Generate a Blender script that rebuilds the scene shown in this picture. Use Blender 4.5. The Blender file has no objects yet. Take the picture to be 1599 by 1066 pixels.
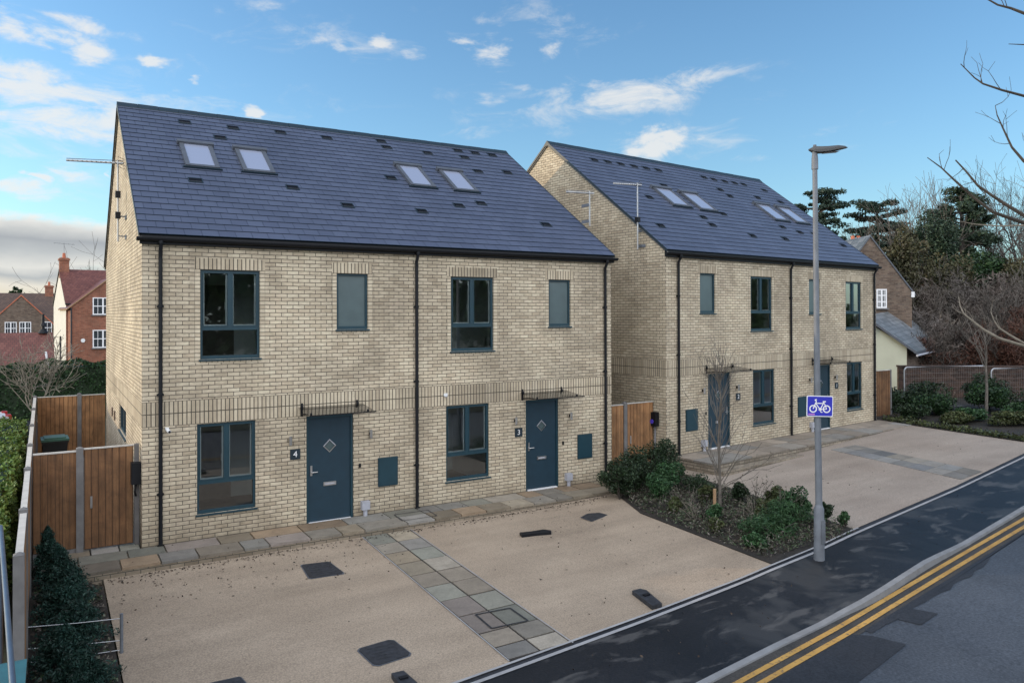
import bpy, bmesh, math, random
import numpy as np
from mathutils import Vector, Matrix
R = math.radians
rnd = random.Random(7)
nr = np.random.default_rng(11)
scene = bpy.context.scene
COL = scene.collection

# ------------------------------------------------------------------ camera
CAM = Vector((-1.3797, -15.0736, 4.1622))
YAW, PITCH, ROLL, FPX = 0.5456, 0.0053, -0.003, 1183.53
FW = Vector((math.sin(YAW)*math.cos(PITCH), math.cos(YAW)*math.cos(PITCH), math.sin(PITCH)))
_rt = Vector((math.cos(YAW), -math.sin(YAW), 0)); _up = _rt.cross(FW)
RT = _rt*math.cos(ROLL) + _up*math.sin(ROLL); UP = -_rt*math.sin(ROLL) + _up*math.cos(ROLL)
cam_d = bpy.data.cameras.new('camera'); cam = bpy.data.objects.new('camera', cam_d); COL.objects.link(cam)
cam_d.sensor_width = 36; cam_d.lens = FPX*36/1599; cam_d.shift_y = -49.13/1599
cam_d.clip_start = .1; cam_d.clip_end = 3000
m = Matrix((RT, UP, -FW)).transposed().to_4x4(); m.translation = CAM; cam.matrix_world = m
scene.camera = cam

def ray(px, py): return FW + RT*((px-799.5)/FPX) + UP*((533-49.13-py)/FPX)
def at(px, py, depth): return CAM + ray(px, py)*depth        # a point of the place at a chosen distance

GX = [-60, -20, 0, 8, 16, 24, 40, 80, 400]; GZ = [-.9, -.2, -.14, -.12, .1, .3, .42, .6, .6]
def g(x): return float(np.interp(x, GX, GZ))
def gpt(px, py, dz=0.0):
    d = ray(px, py); z = 0
    for _ in range(40):
        P = CAM + d*((z+dz-CAM.z)/d.z); z = .5*z + .5*g(P.x)
    return P

# ------------------------------------------------------------------ materials
MATS = {}
class NT:
    def __init__(s, m): s.t = m.node_tree; s.n = s.t.nodes; s.l = s.t.links
    def new(s, typ, **kw):
        n = s.n.new(typ)
        for k, v in kw.items():
            if k in n.inputs: n.inputs[k].default_value = v
            else: setattr(n, k, v)
        return n
    def link(s, a, b): s.l.new(a, b)
    def math(s, op, a, b=None):
        n = s.n.new('ShaderNodeMath'); n.operation = op
        for i, v in enumerate((a, b)):
            if v is None: continue
            if isinstance(v, (int, float)): n.inputs[i].default_value = v
            else: s.link(v, n.inputs[i])
        return n.outputs[0]
    def mix(s, fac, a, b, typ='MIX'):
        n = s.n.new('ShaderNodeMix'); n.data_type = 'RGBA'; n.blend_type = typ
        for sk, v in ((n.inputs[0], fac), (n.inputs[6], a), (n.inputs[7], b)):
            if isinstance(v, (int, float)): sk.default_value = v
            elif isinstance(v, (tuple, list)): sk.default_value = (*v[:3], 1)
            else: s.link(v, sk)
        return n.outputs[2]
    def ramp(s, fac, stops):
        n = s.n.new('ShaderNodeValToRGB'); s.link(fac, n.inputs[0]); e = n.color_ramp.elements
        while len(e) < len(stops): e.new(.5)
        for q, (p, c) in zip(e, stops):
            q.position = p; q.color = (*c, 1) if isinstance(c, (tuple, list)) else (c, c, c, 1)
        return n.outputs[0]
    def noise(s, vec, scale, detail=4, rough=.55, dist=0):
        n = s.n.new('ShaderNodeTexNoise'); n.inputs['Scale'].default_value = scale; n.inputs['Detail'].default_value = detail
        n.inputs['Roughness'].default_value = rough; n.inputs['Distortion'].default_value = dist
        if vec is not None: s.link(vec, n.inputs['Vector'])
        return n.outputs[0]
    def scalevec(s, vec, sc):
        n = s.n.new('ShaderNodeMapping'); s.link(vec, n.inputs[0]); n.inputs['Scale'].default_value = sc
        return n.outputs[0]

def base(name):
    m = bpy.data.materials.new(name); m.use_nodes = True
    t = NT(m); b = t.n['Principled BSDF']; MATS[name] = m
    return m, t, b
def pos(t): return t.n.new('ShaderNodeNewGeometry').outputs['Position']
def objco(t): return t.n.new('ShaderNodeTexCoord').outputs['Object']
def uvco(t): return t.n.new('ShaderNodeTexCoord').outputs['UV']
def bump(t, b, h, strength=.3, dist=.01):
    n = t.new('ShaderNodeBump'); n.inputs['Strength'].default_value = strength; n.inputs['Distance'].default_value = dist
    t.link(h, n.inputs['Height']); t.link(n.outputs[0], b.inputs['Normal'])

def plain(name, col, rough=.5, metal=0, var=.12, scale=6, spec=.5, bmp=0):
    m, t, b = base(name)
    n = t.noise(objco(t), scale, 5)
    c = t.mix(t.ramp(n, [(.3, 0.0), (.7, 1.0)]), tuple(x*(1-var) for x in col), tuple(min(1, x*(1+var)) for x in col))
    t.link(c, b.inputs['Base Color']); b.inputs['Roughness'].default_value = rough; b.inputs['Metallic'].default_value = metal
    b.inputs['Specular IOR Level'].default_value = spec
    if bmp: bump(t, b, t.noise(objco(t), scale*4, 5), bmp)
    return m

def brick(name, cols, mortar, bw=.225, rh=.075, offset=.5, ms=.0068, streak=.36, stain=.42):
    m, t, b = base(name); uv = uvco(t)
    n = t.new('ShaderNodeTexBrick'); t.link(uv, n.inputs['Vector'])
    n.offset = offset; n.squash = 1
    for k, v in (('Scale', 1), ('Mortar Size', ms), ('Mortar Smooth', .25), ('Bias', 0), ('Brick Width', bw), ('Row Height', rh)): n.inputs[k].default_value = v
    n.inputs['Color1'].default_value = (0, 0, 0, 1); n.inputs['Color2'].default_value = (1, 1, 1, 1); n.inputs['Mortar'].default_value = (.5, .5, .5, 1)
    k = len(cols)
    c = t.ramp(n.outputs['Color'], [(i/(k-1), cc) for i, cc in enumerate(cols)])
    st = t.noise(t.scalevec(uv, (9, 34, 1)), 1.0, 6, .7, .4)
    c = t.mix(streak, c, t.ramp(st, [(.3, .25), (.7, .95)]), 'OVERLAY')
    big = t.noise(t.scalevec(uv, (.55, .8, 1)), 1.0, 5, .62, .5)
    c = t.mix(stain, c, t.ramp(big, [(.34, .26), (.66, .86)]), 'OVERLAY')
    sm = t.noise(uv, 5.5, 5, .7, .8); c = t.mix(t.math('MULTIPLY', t.ramp(sm, [(.56, 0.0), (.72, 1.0)]), .38), c, (.27, .235, .185))
    sp = t.n.new('ShaderNodeSeparateXYZ'); t.link(pos(t), sp.inputs[0])      # splash dirt on the lowest courses, drip stains
    dirt = t.math('ADD', t.math('MULTIPLY', sp.outputs[2], -2.2), t.math('MULTIPLY', t.noise(uv, 2.4, 5, .65), 1.5))
    c = t.mix(t.math('MULTIPLY', t.ramp(dirt, [(.1, 0.0), (.9, 1.0)]), .55), c, (.16, .125, .085))
    drip = t.noise(t.scalevec(uv, (3.2, .28, 1)), 1.0, 5, .6)
    c = t.mix(.22, c, t.ramp(drip, [(.35, .32), (.6, .62)]), 'OVERLAY')
    c = t.mix(n.outputs['Fac'], c, mortar)
    t.link(c, b.inputs['Base Color']); b.inputs['Roughness'].default_value = .9; b.inputs['Specular IOR Level'].default_value = .25
    inv = t.math('SUBTRACT', 1.0, n.outputs['Fac'])
    h = t.math('ADD', inv, t.math('MULTIPLY', st, .35))
    bump(t, b, h, .55, .012)
    return m

def leafmat(name, cols, rough=.55, trans=0.0):
    m, t, b = base(name)
    gi = t.n.new('ShaderNodeNewGeometry')
    k = len(cols)
    c = t.ramp(gi.outputs['Random Per Island'], [(i/(k-1), cc) for i, cc in enumerate(cols)])
    n = t.noise(pos(t), 2.2, 3)
    c = t.mix(.35, c, t.ramp(n, [(.35, .25), (.65, .8)]), 'OVERLAY')
    t.link(c, b.inputs['Base Color']); b.inputs['Roughness'].default_value = rough; b.inputs['Specular IOR Level'].default_value = .3
    return m

BUFF = [(.365, .303, .222), (.415, .350, .258), (.45, .384, .286), (.49, .422, .318), (.42, .356, .266)]
brick('buff_brick', BUFF, (.09, .08, .066))
brick('buff_soldier', BUFF, (.075, .066, .053), offset=0, streak=.2, ms=.0095)
brick('buff_header', BUFF, (.09, .082, .07), bw=.1025, offset=0)
RED = [(.17, .06, .035), (.24, .085, .05), (.28, .11, .065), (.21, .08, .05)]
brick('edge_brick', [(.17, .145, .115), (.24, .205, .165), (.30, .26, .205)], (.07, .065, .055))
brick('red_brick', RED, (.2, .16, .13))
brick('old_brick', [(.085, .06, .048), (.13, .092, .07), (.17, .125, .095), (.11, .085, .07)], (.14, .12, .1))
brick('garden_brick', [(.03, .02, .017), (.055, .034, .027), (.08, .05, .04), (.045, .034, .03)], (.055, .048, .042))
def slate(name, cols, bw, rh, ms, mort):
    m, t, b = base(name); uv = uvco(t)
    n = t.new('ShaderNodeTexBrick'); t.link(uv, n.inputs['Vector']); n.offset = .5
    for k, v in (('Scale', 1), ('Mortar Size', ms), ('Mortar Smooth', .1), ('Bias', 0), ('Brick Width', bw), ('Row Height', rh)): n.inputs[k].default_value = v
    n.inputs['Color1'].default_value = (0, 0, 0, 1); n.inputs['Color2'].default_value = (1, 1, 1, 1); n.inputs['Mortar'].default_value = (.5, .5, .5, 1)
    c = t.ramp(n.outputs['Color'], [(i/(len(cols)-1), cc) for i, cc in enumerate(cols)])
    big = t.noise(uv, .7, 5, .6)
    c = t.mix(.3, c, t.ramp(big, [(.3, .3), (.7, .8)]), 'OVERLAY')
    c = t.mix(n.outputs['Fac'], c, mort)
    t.link(c, b.inputs['Base Color']); b.inputs['Roughness'].default_value = .48; b.inputs['Specular IOR Level'].default_value = .45
    bump(t, b, t.math('ADD', t.math('SUBTRACT', 1.0, n.outputs['Fac']), t.math('MULTIPLY', t.noise(uv, 25, 4), .15)), .4, .008)
    return m
slate('slate', [(.058, .070, .112), (.064, .077, .121), (.07, .084, .13)], .3, .25, .006, (.022, .028, .05))
slate('red_tile', [(.11, .038, .03), (.14, .05, .038), (.17, .065, .05)], .2, .2, .01, (.05, .02, .018))
slate('brown_tile', [(.07, .045, .035), (.09, .055, .042), (.11, .07, .05)], .2, .2, .01, (.03, .02, .018))
slate('old_slate', [(.09, .1, .105), (.13, .14, .15), (.17, .18, .19)], .4, .3, .012, (.04, .045, .05))
plain('teal_frame', (.006, .036, .054), .5, var=.1)
plain('teal_door', (.008, .031, .052), .5, var=.1)
plain('black_plastic', (.005, .006, .009), .55, var=.2, spec=.3)
plain('vent_black', (.008, .010, .014), .95, var=.2, spec=.05)
plain('ridge_dark', (.009, .022, .034), .5)
plain('verge_trim', (.16, .15, .135), .7)
plain('white_plastic', (.72, .73, .74), .4, var=.04)
plain('grey_plastic', (.38, .39, .44), .5)
plain('steel', (.55, .55, .56), .3, metal=.9, var=.05)
plain('galv', (.15, .165, .19), .6, metal=.15, var=.22, scale=3.5)
plain('pale_metal', (.42, .43, .44), .45, metal=.3)
plain('lamp_head', (.06, .065, .07), .6, metal=.1)
plain('lead', (.09, .10, .12), .5, metal=.2)
plain('plaster', (.74, .76, .75), .9, var=.03)
plain('reveal_white', (.75, .75, .74), .8, var=.03)
plain('room_floor', (.2, .17, .14), .7)
plain('cream_render', (.62, .60, .53), .9, var=.06, scale=1.2)
plain('green_render', (.50, .52, .42), .9, var=.06, scale=1.2)
plain('concrete', (.15, .145, .145), .9, var=.2, scale=5, bmp=.15)
plain('edge_stone', (.28, .28, .29), .85, var=.15, scale=4)
plain('soil', (.022, .018, .015), .95, var=.5, scale=9, bmp=.6)
plain('bin_body', (.012, .014, .016), .5)
plain('bin_lid', (.05, .13, .10), .4)
plain('blue_metal', (.07, .10, .145), .45, metal=.2)
plain('teal_plastic', (.02, .10, .12), .5)
plain('terracotta', (.42, .13, .07), .8)
plain('wire', (.42, .43, .45), .45, metal=.6)
plain('cast_iron', (.02, .022, .028), .62, var=.5, scale=14, bmp=.3)
plain('charger_blue', (.08, .05, .5), .4)
plain('mortar_pale', (.45, .43, .40), .9)
m_, t_, b_ = base('yellow_paint'); P_ = pos(t_)
wn_ = t_.ramp(t_.noise(P_, 16, 6, .72), [(.54, 0.0), (.66, 1.0)])
c_ = t_.mix(t_.ramp(t_.noise(P_, 2.2, 4), [(.3, 0.0), (.7, 1.0)]), (.33, .185, .045), (.47, .275, .07)); c_ = t_.mix(t_.math('MULTIPLY', wn_, .8), c_, (.07, .068, .06))
t_.link(c_, b_.inputs['Base Color']); b_.inputs['Roughness'].default_value = .75
plain('sign_blue', (.03, .035, .42), .4, var=.04)
plain('sign_white', (.78, .78, .8), .4, var=.03)
plain('sign_pink', (.5, .2, .55), .5)
plain('car_paint', (.6, .62, .64), .3, var=.03)
plain('car_red', (.35, .02, .02), .3)
plain('tyre', (.012, .012, .012), .8)
plain('bark_dark', (.05, .042, .035), .9, var=.35, scale=5)
plain('bark_pale', (.20, .175, .14), .9, var=.3, scale=6)
plain('bark_grey', (.12, .105, .09), .9, var=.35, scale=5)
plain('stake_wood', (.32, .2, .11), .85)
# wood fence boards (vertical, uv in metres)
def boards(name, cols, w=.11):
    m, t, b = base(name); uv = uvco(t)
    n = t.new('ShaderNodeTexBrick'); t.link(uv, n.inputs['Vector']); n.offset = 0
    for k, v in (('Scale', 1), ('Mortar Size', .004), ('Mortar Smooth', .2), ('Bias', 0), ('Brick Width', w), ('Row Height', 8.0)): n.inputs[k].default_value = v
    n.inputs['Color1'].default_value = (0, 0, 0, 1); n.inputs['Color2'].default_value = (1, 1, 1, 1); n.inputs['Mortar'].default_value = (.4, .4, .4, 1)
    c = t.ramp(n.outputs['Color'], [(i/(len(cols)-1), cc) for i, cc in enumerate(cols)])
    gr = t.noise(t.scalevec(uv, (40, 2.2, 1)), 1, 5, .7, .5)
    c = t.mix(.4, c, t.ramp(gr, [(.3, .2), (.7, .85)]), 'OVERLAY')
    c = t.mix(.6, c, t.ramp(t.noise(uv, 1.9, 6, .68, .6), [(.3, .15), (.7, .85)]), 'OVERLAY')
    kn = t.noise(t.scalevec(uv, (9, 2.2, 1)), 1.0, 3, .5); c = t.mix(t.math('MULTIPLY', t.ramp(kn, [(.62, 0.0), (.74, 1.0)]), .5), c, (.04, .022, .012))
    c = t.mix(n.outputs['Fac'], c, (.03, .017, .01))
    t.link(c, b.inputs['Base Color']); b.inputs['Roughness'].default_value = .8
    bump(t, b, t.math('SUBTRACT', 1.0, n.outputs['Fac']), .6, .02)
boards('fence_wood', [(.225, .112, .048), (.27, .14, .062), (.31, .165, .075)])
boards('fence_wood_dark', [(.135, .065, .028), (.165, .083, .037), (.19, .10, .046)])
# glass
def glass(name, tint, refl, rough=.02, alpha=.75):
    m, t, b = base(name)
    t.n.remove(b); out = t.n['Material Output']
    tr = t.new('ShaderNodeBsdfTransparent'); tr.inputs[0].default_value = (*tint, 1)
    gl = t.new('ShaderNodeBsdfGlossy'); gl.inputs['Roughness'].default_value = rough; gl.inputs[0].default_value = (.95, .97, 1, 1)
    fr = t.new('ShaderNodeFresnel'); fr.inputs[0].default_value = 1.5
    f = t.math('MULTIPLY', fr.outputs[0], refl)
    mx = t.new('ShaderNodeMixShader'); t.link(f, mx.inputs[0]); t.link(tr.outputs[0], mx.inputs[1]); t.link(gl.outputs[0], mx.inputs[2])
    t.link(mx.outputs[0], out.inputs[0])
glass('window_glass', (.74, .82, .82), 3.2)
glass('canopy_glass', (.40, .40, .40), .3)
plain('frosted_glass', (.075, .11, .118), .3, var=.12, scale=2.5, spec=.6)
m_, t_, b_ = base('skylight_glass'); b_.inputs['Base Color'].default_value = (.27, .30, .40, 1); b_.inputs['Roughness'].default_value = .12; b_.inputs['Metallic'].default_value = .0
b_.inputs['Specular IOR Level'].default_value = 1.0
b_.inputs['Coat Weight'].default_value = .3; b_.inputs['Coat Roughness'].default_value = .03
plain('dark_glass', (.03, .04, .05), .1, spec=.8)

# ground surfaces
def surf(name, c1, c2, scale, fine=60, fineamt=.25, rough=(.85, .95), bmp=.25, speck=None, extra=None):
    m, t, b = base(name); P = pos(t)
    n1 = t.noise(P, scale, 6, .6)
    c = t.mix(t.ramp(n1, [(.32, 0.0), (.68, 1.0)]), c1, c2)
    n2 = t.noise(P, fine, 3, .7)
    c = t.mix(fineamt, c, t.ramp(n2, [(.3, .15), (.7, .9)]), 'OVERLAY')
    if extra: c = extra(t, P, c)
    t.link(c, b.inputs['Base Color'])
    b.inputs['Roughness'].default_value = rough[0]; b.inputs['Specular IOR Level'].default_value = .35
    if bmp: bump(t, b, n2, bmp, .006)
    return m, t, b
def gravel_extra(t, P, c):
    vo = t.new('ShaderNodeTexVoronoi'); t.link(P, vo.inputs['Vector']); vo.inputs['Scale'].default_value = 42
    c = t.mix(.32, c, t.ramp(vo.outputs['Distance'], [(.0, .9), (.7, .25)]), 'OVERLAY')
    v2 = t.new('ShaderNodeTexVoronoi'); t.link(P, v2.inputs['Vector']); v2.inputs['Scale'].default_value = 5.5
    c = t.mix(t.math('MULTIPLY', t.math('LESS_THAN', v2.outputs['Distance'], .07), .5), c, (.07, .055, .045))
    st = t.noise(t.scalevec(P, (.25, 1.6, 1)), 1.0, 4, .6)
    return t.mix(.3, c, t.ramp(st, [(.3, .3), (.7, .72)]), 'OVERLAY')
surf('resin_gravel', (.262, .207, .155), (.345, .278, .212), .45, 55, .25, extra=gravel_extra, bmp=.4)
surf('resin_gravel_grey', (.26, .214, .178), (.318, .27, .228), .45, 55, .25, extra=gravel_extra, bmp=.4)
def wet_extra(t, P, c):
    n = t.noise(P, .62, 5, .6, .6)
    f = t.ramp(n, [(.50, 0.0), (.585, 1.0)])
    n2 = t.noise(t.scalevec(P, (1.1, 2.6, 1)), 1.0, 4, .6, .4)
    f2 = t.ramp(n2, [(.55, 0.0), (.63, 1.0)])
    c = t.mix(t.math('MULTIPLY', f, .6), c, (.046, .046, .047))
    return t.mix(t.math('MULTIPLY', f2, .6), c, (.085, .083, .082))
m_, t_, b_ = surf('wet_asphalt', (.005, .0055, .007), (.012, .0125, .015), .8, 30, .6, rough=(.5, .5), extra=wet_extra, bmp=.35)
def worn_extra(t, P, c):
    v = t.new('ShaderNodeTexVoronoi'); t.link(P, v.inputs['Vector']); v.inputs['Scale'].default_value = 9
    c = t.mix(t.math('MULTIPLY', t.math('LESS_THAN', v.outputs['Distance'], .09), .35), c, (.15, .155, .16))
    n = t.noise(P, .35, 6, .65, .5)
    return t.mix(.55, c, t.ramp(n, [(.3, .3), (.7, .75)]), 'OVERLAY')
surf('road_asphalt', (.041, .049, .063), (.058, .067, .082), .5, 28, .55, rough=(.7, .7), extra=worn_extra, bmp=.35)
surf('dark_asphalt', (.015, .017, .022), (.026, .028, .034), .9, 30, .6, rough=(.65, .65), bmp=.4)
surf('gutter_dirt', (.03, .03, .03), (.055, .05, .046), 3, 40, .5, bmp=.5)
surf('field', (.028, .032, .018), (.05, .05, .03), .12, 8, .4)
surf('bed_soil', (.016, .014, .012), (.034, .028, .023), 1.6, 24, .6, bmp=.8)
# slabs : per-slab colour attribute
m_, t_, b_ = base('slab_stone')
at_ = t_.new('ShaderNodeAttribute', attribute_name='slab'); P_ = pos(t_)
c_ = t_.mix(.35, at_.outputs['Color'], t_.ramp(t_.noise(P_, 3.2, 6, .65, .6), [(.3, .22), (.7, .82)]), 'OVERLAY')
c_ = t_.mix(.2, c_, t_.ramp(t_.noise(P_, 40, 3), [(.3, .2), (.7, .85)]), 'OVERLAY')
t_.link(c_, b_.inputs['Base Color']); b_.inputs['Roughness'].default_value = .7
bump(t_, b_, t_.noise(P_, 9, 5), .25, .01)
plain('kerb_stone', (.19, .195, .205), .85, var=.18, scale=3, bmp=.1)
# foliage
leafmat('leaf_dark', [(.006, .012, .006), (.014, .028, .012), (.022, .042, .018), (.03, .055, .022)])
leafmat('leaf_green', [(.010, .030, .012), (.02, .055, .02), (.032, .08, .028), (.05, .095, .04)])
leafmat('leaf_olive', [(.02, .03, .012), (.045, .06, .022), (.07, .085, .03), (.05, .045, .025)])
leafmat('leaf_conifer', [(.004, .015, .012), (.009, .03, .024), (.016, .046, .036), (.028, .07, .052)])
leafmat('leaf_privet', [(.03, .066, .012), (.065, .125, .022), (.12, .19, .04), (.18, .23, .07)])
leafmat('leaf_hedge', [(.006, .018, .007), (.014, .036, .012), (.024, .056, .018), (.03, .07, .02)])
leafmat('leaf_cedar', [(.010, .022, .017), (.022, .042, .03), (.036, .062, .044), (.05, .078, .055)])
leafmat('leaf_pine', [(.010, .022, .014), (.022, .042, .025), (.034, .058, .034), (.05, .078, .042)])
leafmat('leaf_ivy', [(.03, .032, .015), (.06, .06, .028), (.09, .085, .042), (.075, .06, .038)])
leafmat('scrub_brown', [(.05, .038, .031), (.09, .07, .058), (.135, .108, .094), (.175, .145, .125)])
leafmat('scrub_red', [(.035, .014, .01), (.07, .028, .018), (.105, .045, .028), (.08, .05, .035)])
leafmat('scrub_grey', [(.06, .05, .044), (.10, .085, .078), (.145, .125, .115), (.185, .165, .15)])
leafmat('dead_leaf', [(.018, .012, .009), (.035, .024, .016), (.06, .04, .026), (.02, .018, .016)])
leafmat('litter', [(.015, .03, .012), (.04, .032, .024), (.09, .07, .056), (.035, .065, .026), (.07, .10, .05), (.17, .15, .13), (.05, .04, .03)])

# ------------------------------------------------------------------ mesh helpers
class MB:
    def __init__(s): s.v = []; s.f = []; s.m = []; s.uv = []; s.mats = []; s.smooth = []
    def mi(s, name):
        if name not in s.mats: s.mats.append(name)
        return s.mats.index(name)
    def face(s, pts, mat, uv=None, smooth=False):
        i = len(s.v); s.v += [tuple(p) for p in pts]; s.f.append(tuple(range(i, i+len(pts)))); s.m.append(s.mi(mat)); s.smooth.append(smooth)
        s.uv.append(uv if uv else [(p[0]+p[1], p[2]) for p in pts])
    def box(s, a, b, mat, M=None):
        x0, y0, z0 = a; x1, y1, z1 = b
        c = [(x0,y0,z0),(x1,y0,z0),(x1,y1,z0),(x0,y1,z0),(x0,y0,z1),(x1,y0,z1),(x1,y1,z1),(x0,y1,z1)]
        for q in ((0,3,2,1),(4,5,6,7),(0,1,5,4),(1,2,6,5),(2,3,7,6),(3,0,4,7)):
            P = [Vector(c[k]) for k in q]
            n = q
            if q in ((0,3,2,1),(4,5,6,7)): uv = [(p.x, p.y) for p in P]
            elif q in ((0,1,5,4),(2,3,7,6)): uv = [(p.x, p.z) for p in P]
            else: uv = [(p.y, p.z) for p in P]
            if M is not None: P = [M @ p for p in P]
            s.face(P, mat, uv)
    def tube(s, path, r, mat, n=8, cap=True):
        P = [Vector(p) for p in path]; rs = r if isinstance(r, (list, tuple)) else [r]*len(P)
        rings = []; ref = None
        for i, p in enumerate(P):
            d = (P[min(i+1, len(P)-1)] - P[max(i-1, 0)]).normalized()
            if ref is None:
                ref = Vector((0, 0, 1)) if abs(d.z) < .9 else Vector((1, 0, 0))
            a = d.cross(ref)
            if a.length < 1e-4: a = d.cross(Vector((0, 1, 0)))
            a.normalize(); bb = d.cross(a)
            rings.append([p + (a*math.cos(2*math.pi*k/n) + bb*math.sin(2*math.pi*k/n))*rs[i] for k in range(n)])
        i0 = len(s.v)
        for rg in rings: s.v += [tuple(p) for p in rg]
        mi = s.mi(mat)
        for i in range(len(P)-1):
            for k in range(n):
                k2 = (k+1) % n
                s.f.append((i0+i*n+k, i0+i*n+k2, i0+(i+1)*n+k2, i0+(i+1)*n+k)); s.m.append(mi); s.smooth.append(True)
                s.uv.append([(k/n, i), ((k+1)/n, i), ((k+1)/n, i+1), (k/n, i+1)])
        if cap:
            for rg in (list(reversed(rings[0])), rings[-1]): s.face(rg, mat)
    def prism(s, poly, z0, z1, mat):
        n = len(poly)
        s.face([(x, y, z1) for x, y in poly], mat, [(x, y) for x, y in poly])
        s.face([(x, y, z0) for x, y in reversed(poly)], mat, [(x, y) for x, y in reversed(poly)])
        for i in range(n):
            a, b = poly[i], poly[(i+1) % n]
            s.face([(*a, z0), (*b, z0), (*b, z1), (*a, z1)], mat)
    def build(s, name, parent=None, bevel=0):
        me = bpy.data.meshes.new(name); me.from_pydata(s.v, [], s.f)
        for mm in s.mats: me.materials.append(MATS[mm])
        me.polygons.foreach_set('material_index', s.m); me.polygons.foreach_set('use_smooth', s.smooth)
        ul = me.uv_layers.new(name='UVMap'); flat = [c for q in s.uv for p in q for c in p]
        ul.data.foreach_set('uv', flat); me.update()
        o = bpy.data.objects.new(name, me); COL.objects.link(o)
        if parent: o.parent = parent
        if bevel:
            b = o.modifiers.new('bevel', 'BEVEL'); b.width = bevel; b.segments = 2; b.limit_method = 'ANGLE'
        return o

def arr_mesh(name, V, nper, mat, parent=None):
    """V: (N*nper,3) array, N separate faces of nper corners"""
    V = np.asarray(V, dtype=np.float32); n = len(V)//nper
    me = bpy.data.meshes.new(name)
    me.vertices.add(n*nper); me.vertices.foreach_set('co', V.ravel())
    me.loops.add(n*nper); me.loops.foreach_set('vertex_index', np.arange(n*nper, dtype=np.int32))
    me.polygons.add(n); me.polygons.foreach_set('loop_start', np.arange(0, n*nper, nper, dtype=np.int32))
    me.materials.append(MATS[mat]); me.update(calc_edges=True); me.validate()
    o = bpy.data.objects.new(name, me); COL.objects.link(o)
    if parent: o.parent = parent
    return o

def tag(o, label, cat, group=None, kind=None):
    o['label'] = label; o['category'] = cat
    if group: o['group'] = group
    if kind: o['kind'] = kind
    return o
def thing(name, label, cat, loc=(0, 0, 0), rz=0, group=None):
    o = bpy.data.objects.new(name, None); COL.objects.link(o); o.location = loc; o.rotation_euler = (0, 0, rz)
    o.empty_display_size = .2
    return tag(o, label, cat, group)
def structure(o): o['kind'] = 'structure'; return o

def sheet(name, poly, off, mat, zf=None):
    bm = bmesh.new(); f = bm.faces.new([bm.verts.new((p[0], p[1], 0)) for p in poly])
    bmesh.ops.recalc_face_normals(bm, faces=bm.faces[:])
    if f.normal.z < 0: bmesh.ops.reverse_faces(bm, faces=bm.faces[:])
    for x in GX:
        bmesh.ops.bisect_plane(bm, geom=bm.verts[:]+bm.edges[:]+bm.faces[:], plane_co=(x, 0, 0), plane_no=(1, 0, 0))
    for v in bm.verts: v.co.z = (zf(v.co.x, v.co.y) if zf else g(v.co.x)) + off
    me = bpy.data.meshes.new(name); bm.to_mesh(me); bm.free(); me.materials.append(MATS[mat])
    o = bpy.data.objects.new(name, me); COL.objects.link(o)
    return structure(o)

def leaf_quads(C, size, flat=0.0, rng=nr, aspect=.55):
    C = np.asarray(C); n = len(C)
    a = rng.normal(size=(n, 3)); a[:, 2] *= (1-flat); a /= np.linalg.norm(a, axis=1)[:, None]+1e-9
    b = rng.normal(size=(n, 3)); b[:, 2] *= (1-flat); b -= (b*a).sum(1)[:, None]*a; b /= np.linalg.norm(b, axis=1)[:, None]+1e-9
    s = size*(.6+.8*rng.random(n))[:, None]
    return np.stack([C-a*s, C+b*s*aspect, C+a*s, C-b*s*aspect], 1).reshape(-1, 3)

def clump_points(n, dims, lumps, rng=nr, lump_r=.45, hollow=.55, zmin=None):
    """points on lumpy shells inside an ellipsoid of half-sizes dims, sitting on z=0"""
    d = np.array(dims)
    u = rng.normal(size=(lumps, 3)); u /= np.linalg.norm(u, axis=1)[:, None]
    rr = rng.random(lumps)**.45
    cen = u*rr[:, None]*(1-lump_r*.7)
    lr = lump_r*(.6+.7*rng.random(lumps))
    k = rng.integers(0, lumps, n)
    v = rng.normal(size=(n, 3)); v /= np.linalg.norm(v, axis=1)[:, None]
    r = hollow+(1-hollow)*rng.random(n)
    P = (cen[k]+v*(lr[k]*r)[:, None])*d
    P[:, 2] += d[2]
    return P[P[:, 2] > (.02 if zmin is None else zmin)]

def seg_tubes(segs, sides=4):
    """segs (p0,p1,r0,r1) -> quads"""
    p0 = np.array([s[0] for s in segs], float); p1 = np.array([s[1] for s in segs], float)
    r0 = np.array([s[2] for s in segs]); r1 = np.array([s[3] for s in segs])
    d = p1-p0; d /= np.linalg.norm(d, axis=1)[:, None]+1e-9
    ref = np.where(np.abs(d[:, 2:3]) < .9, np.array([[0, 0, 1.]]), np.array([[1., 0, 0]]))
    a = np.cross(d, ref); a /= np.linalg.norm(a, axis=1)[:, None]+1e-9; b = np.cross(d, a)
    out = []
    for k in range(sides):
        c0, s0 = math.cos(2*math.pi*k/sides), math.sin(2*math.pi*k/sides)
        c1, s1 = math.cos(2*math.pi*(k+1)/sides), math.sin(2*math.pi*(k+1)/sides)
        u0 = a*c0+b*s0; u1 = a*c1+b*s1
        out.append(np.stack([p0+u0*r0[:, None], p0+u1*r0[:, None], p1+u1*r1[:, None], p1+u0*r1[:, None]], 1))
    return np.concatenate(out, 0).reshape(-1, 3)

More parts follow.
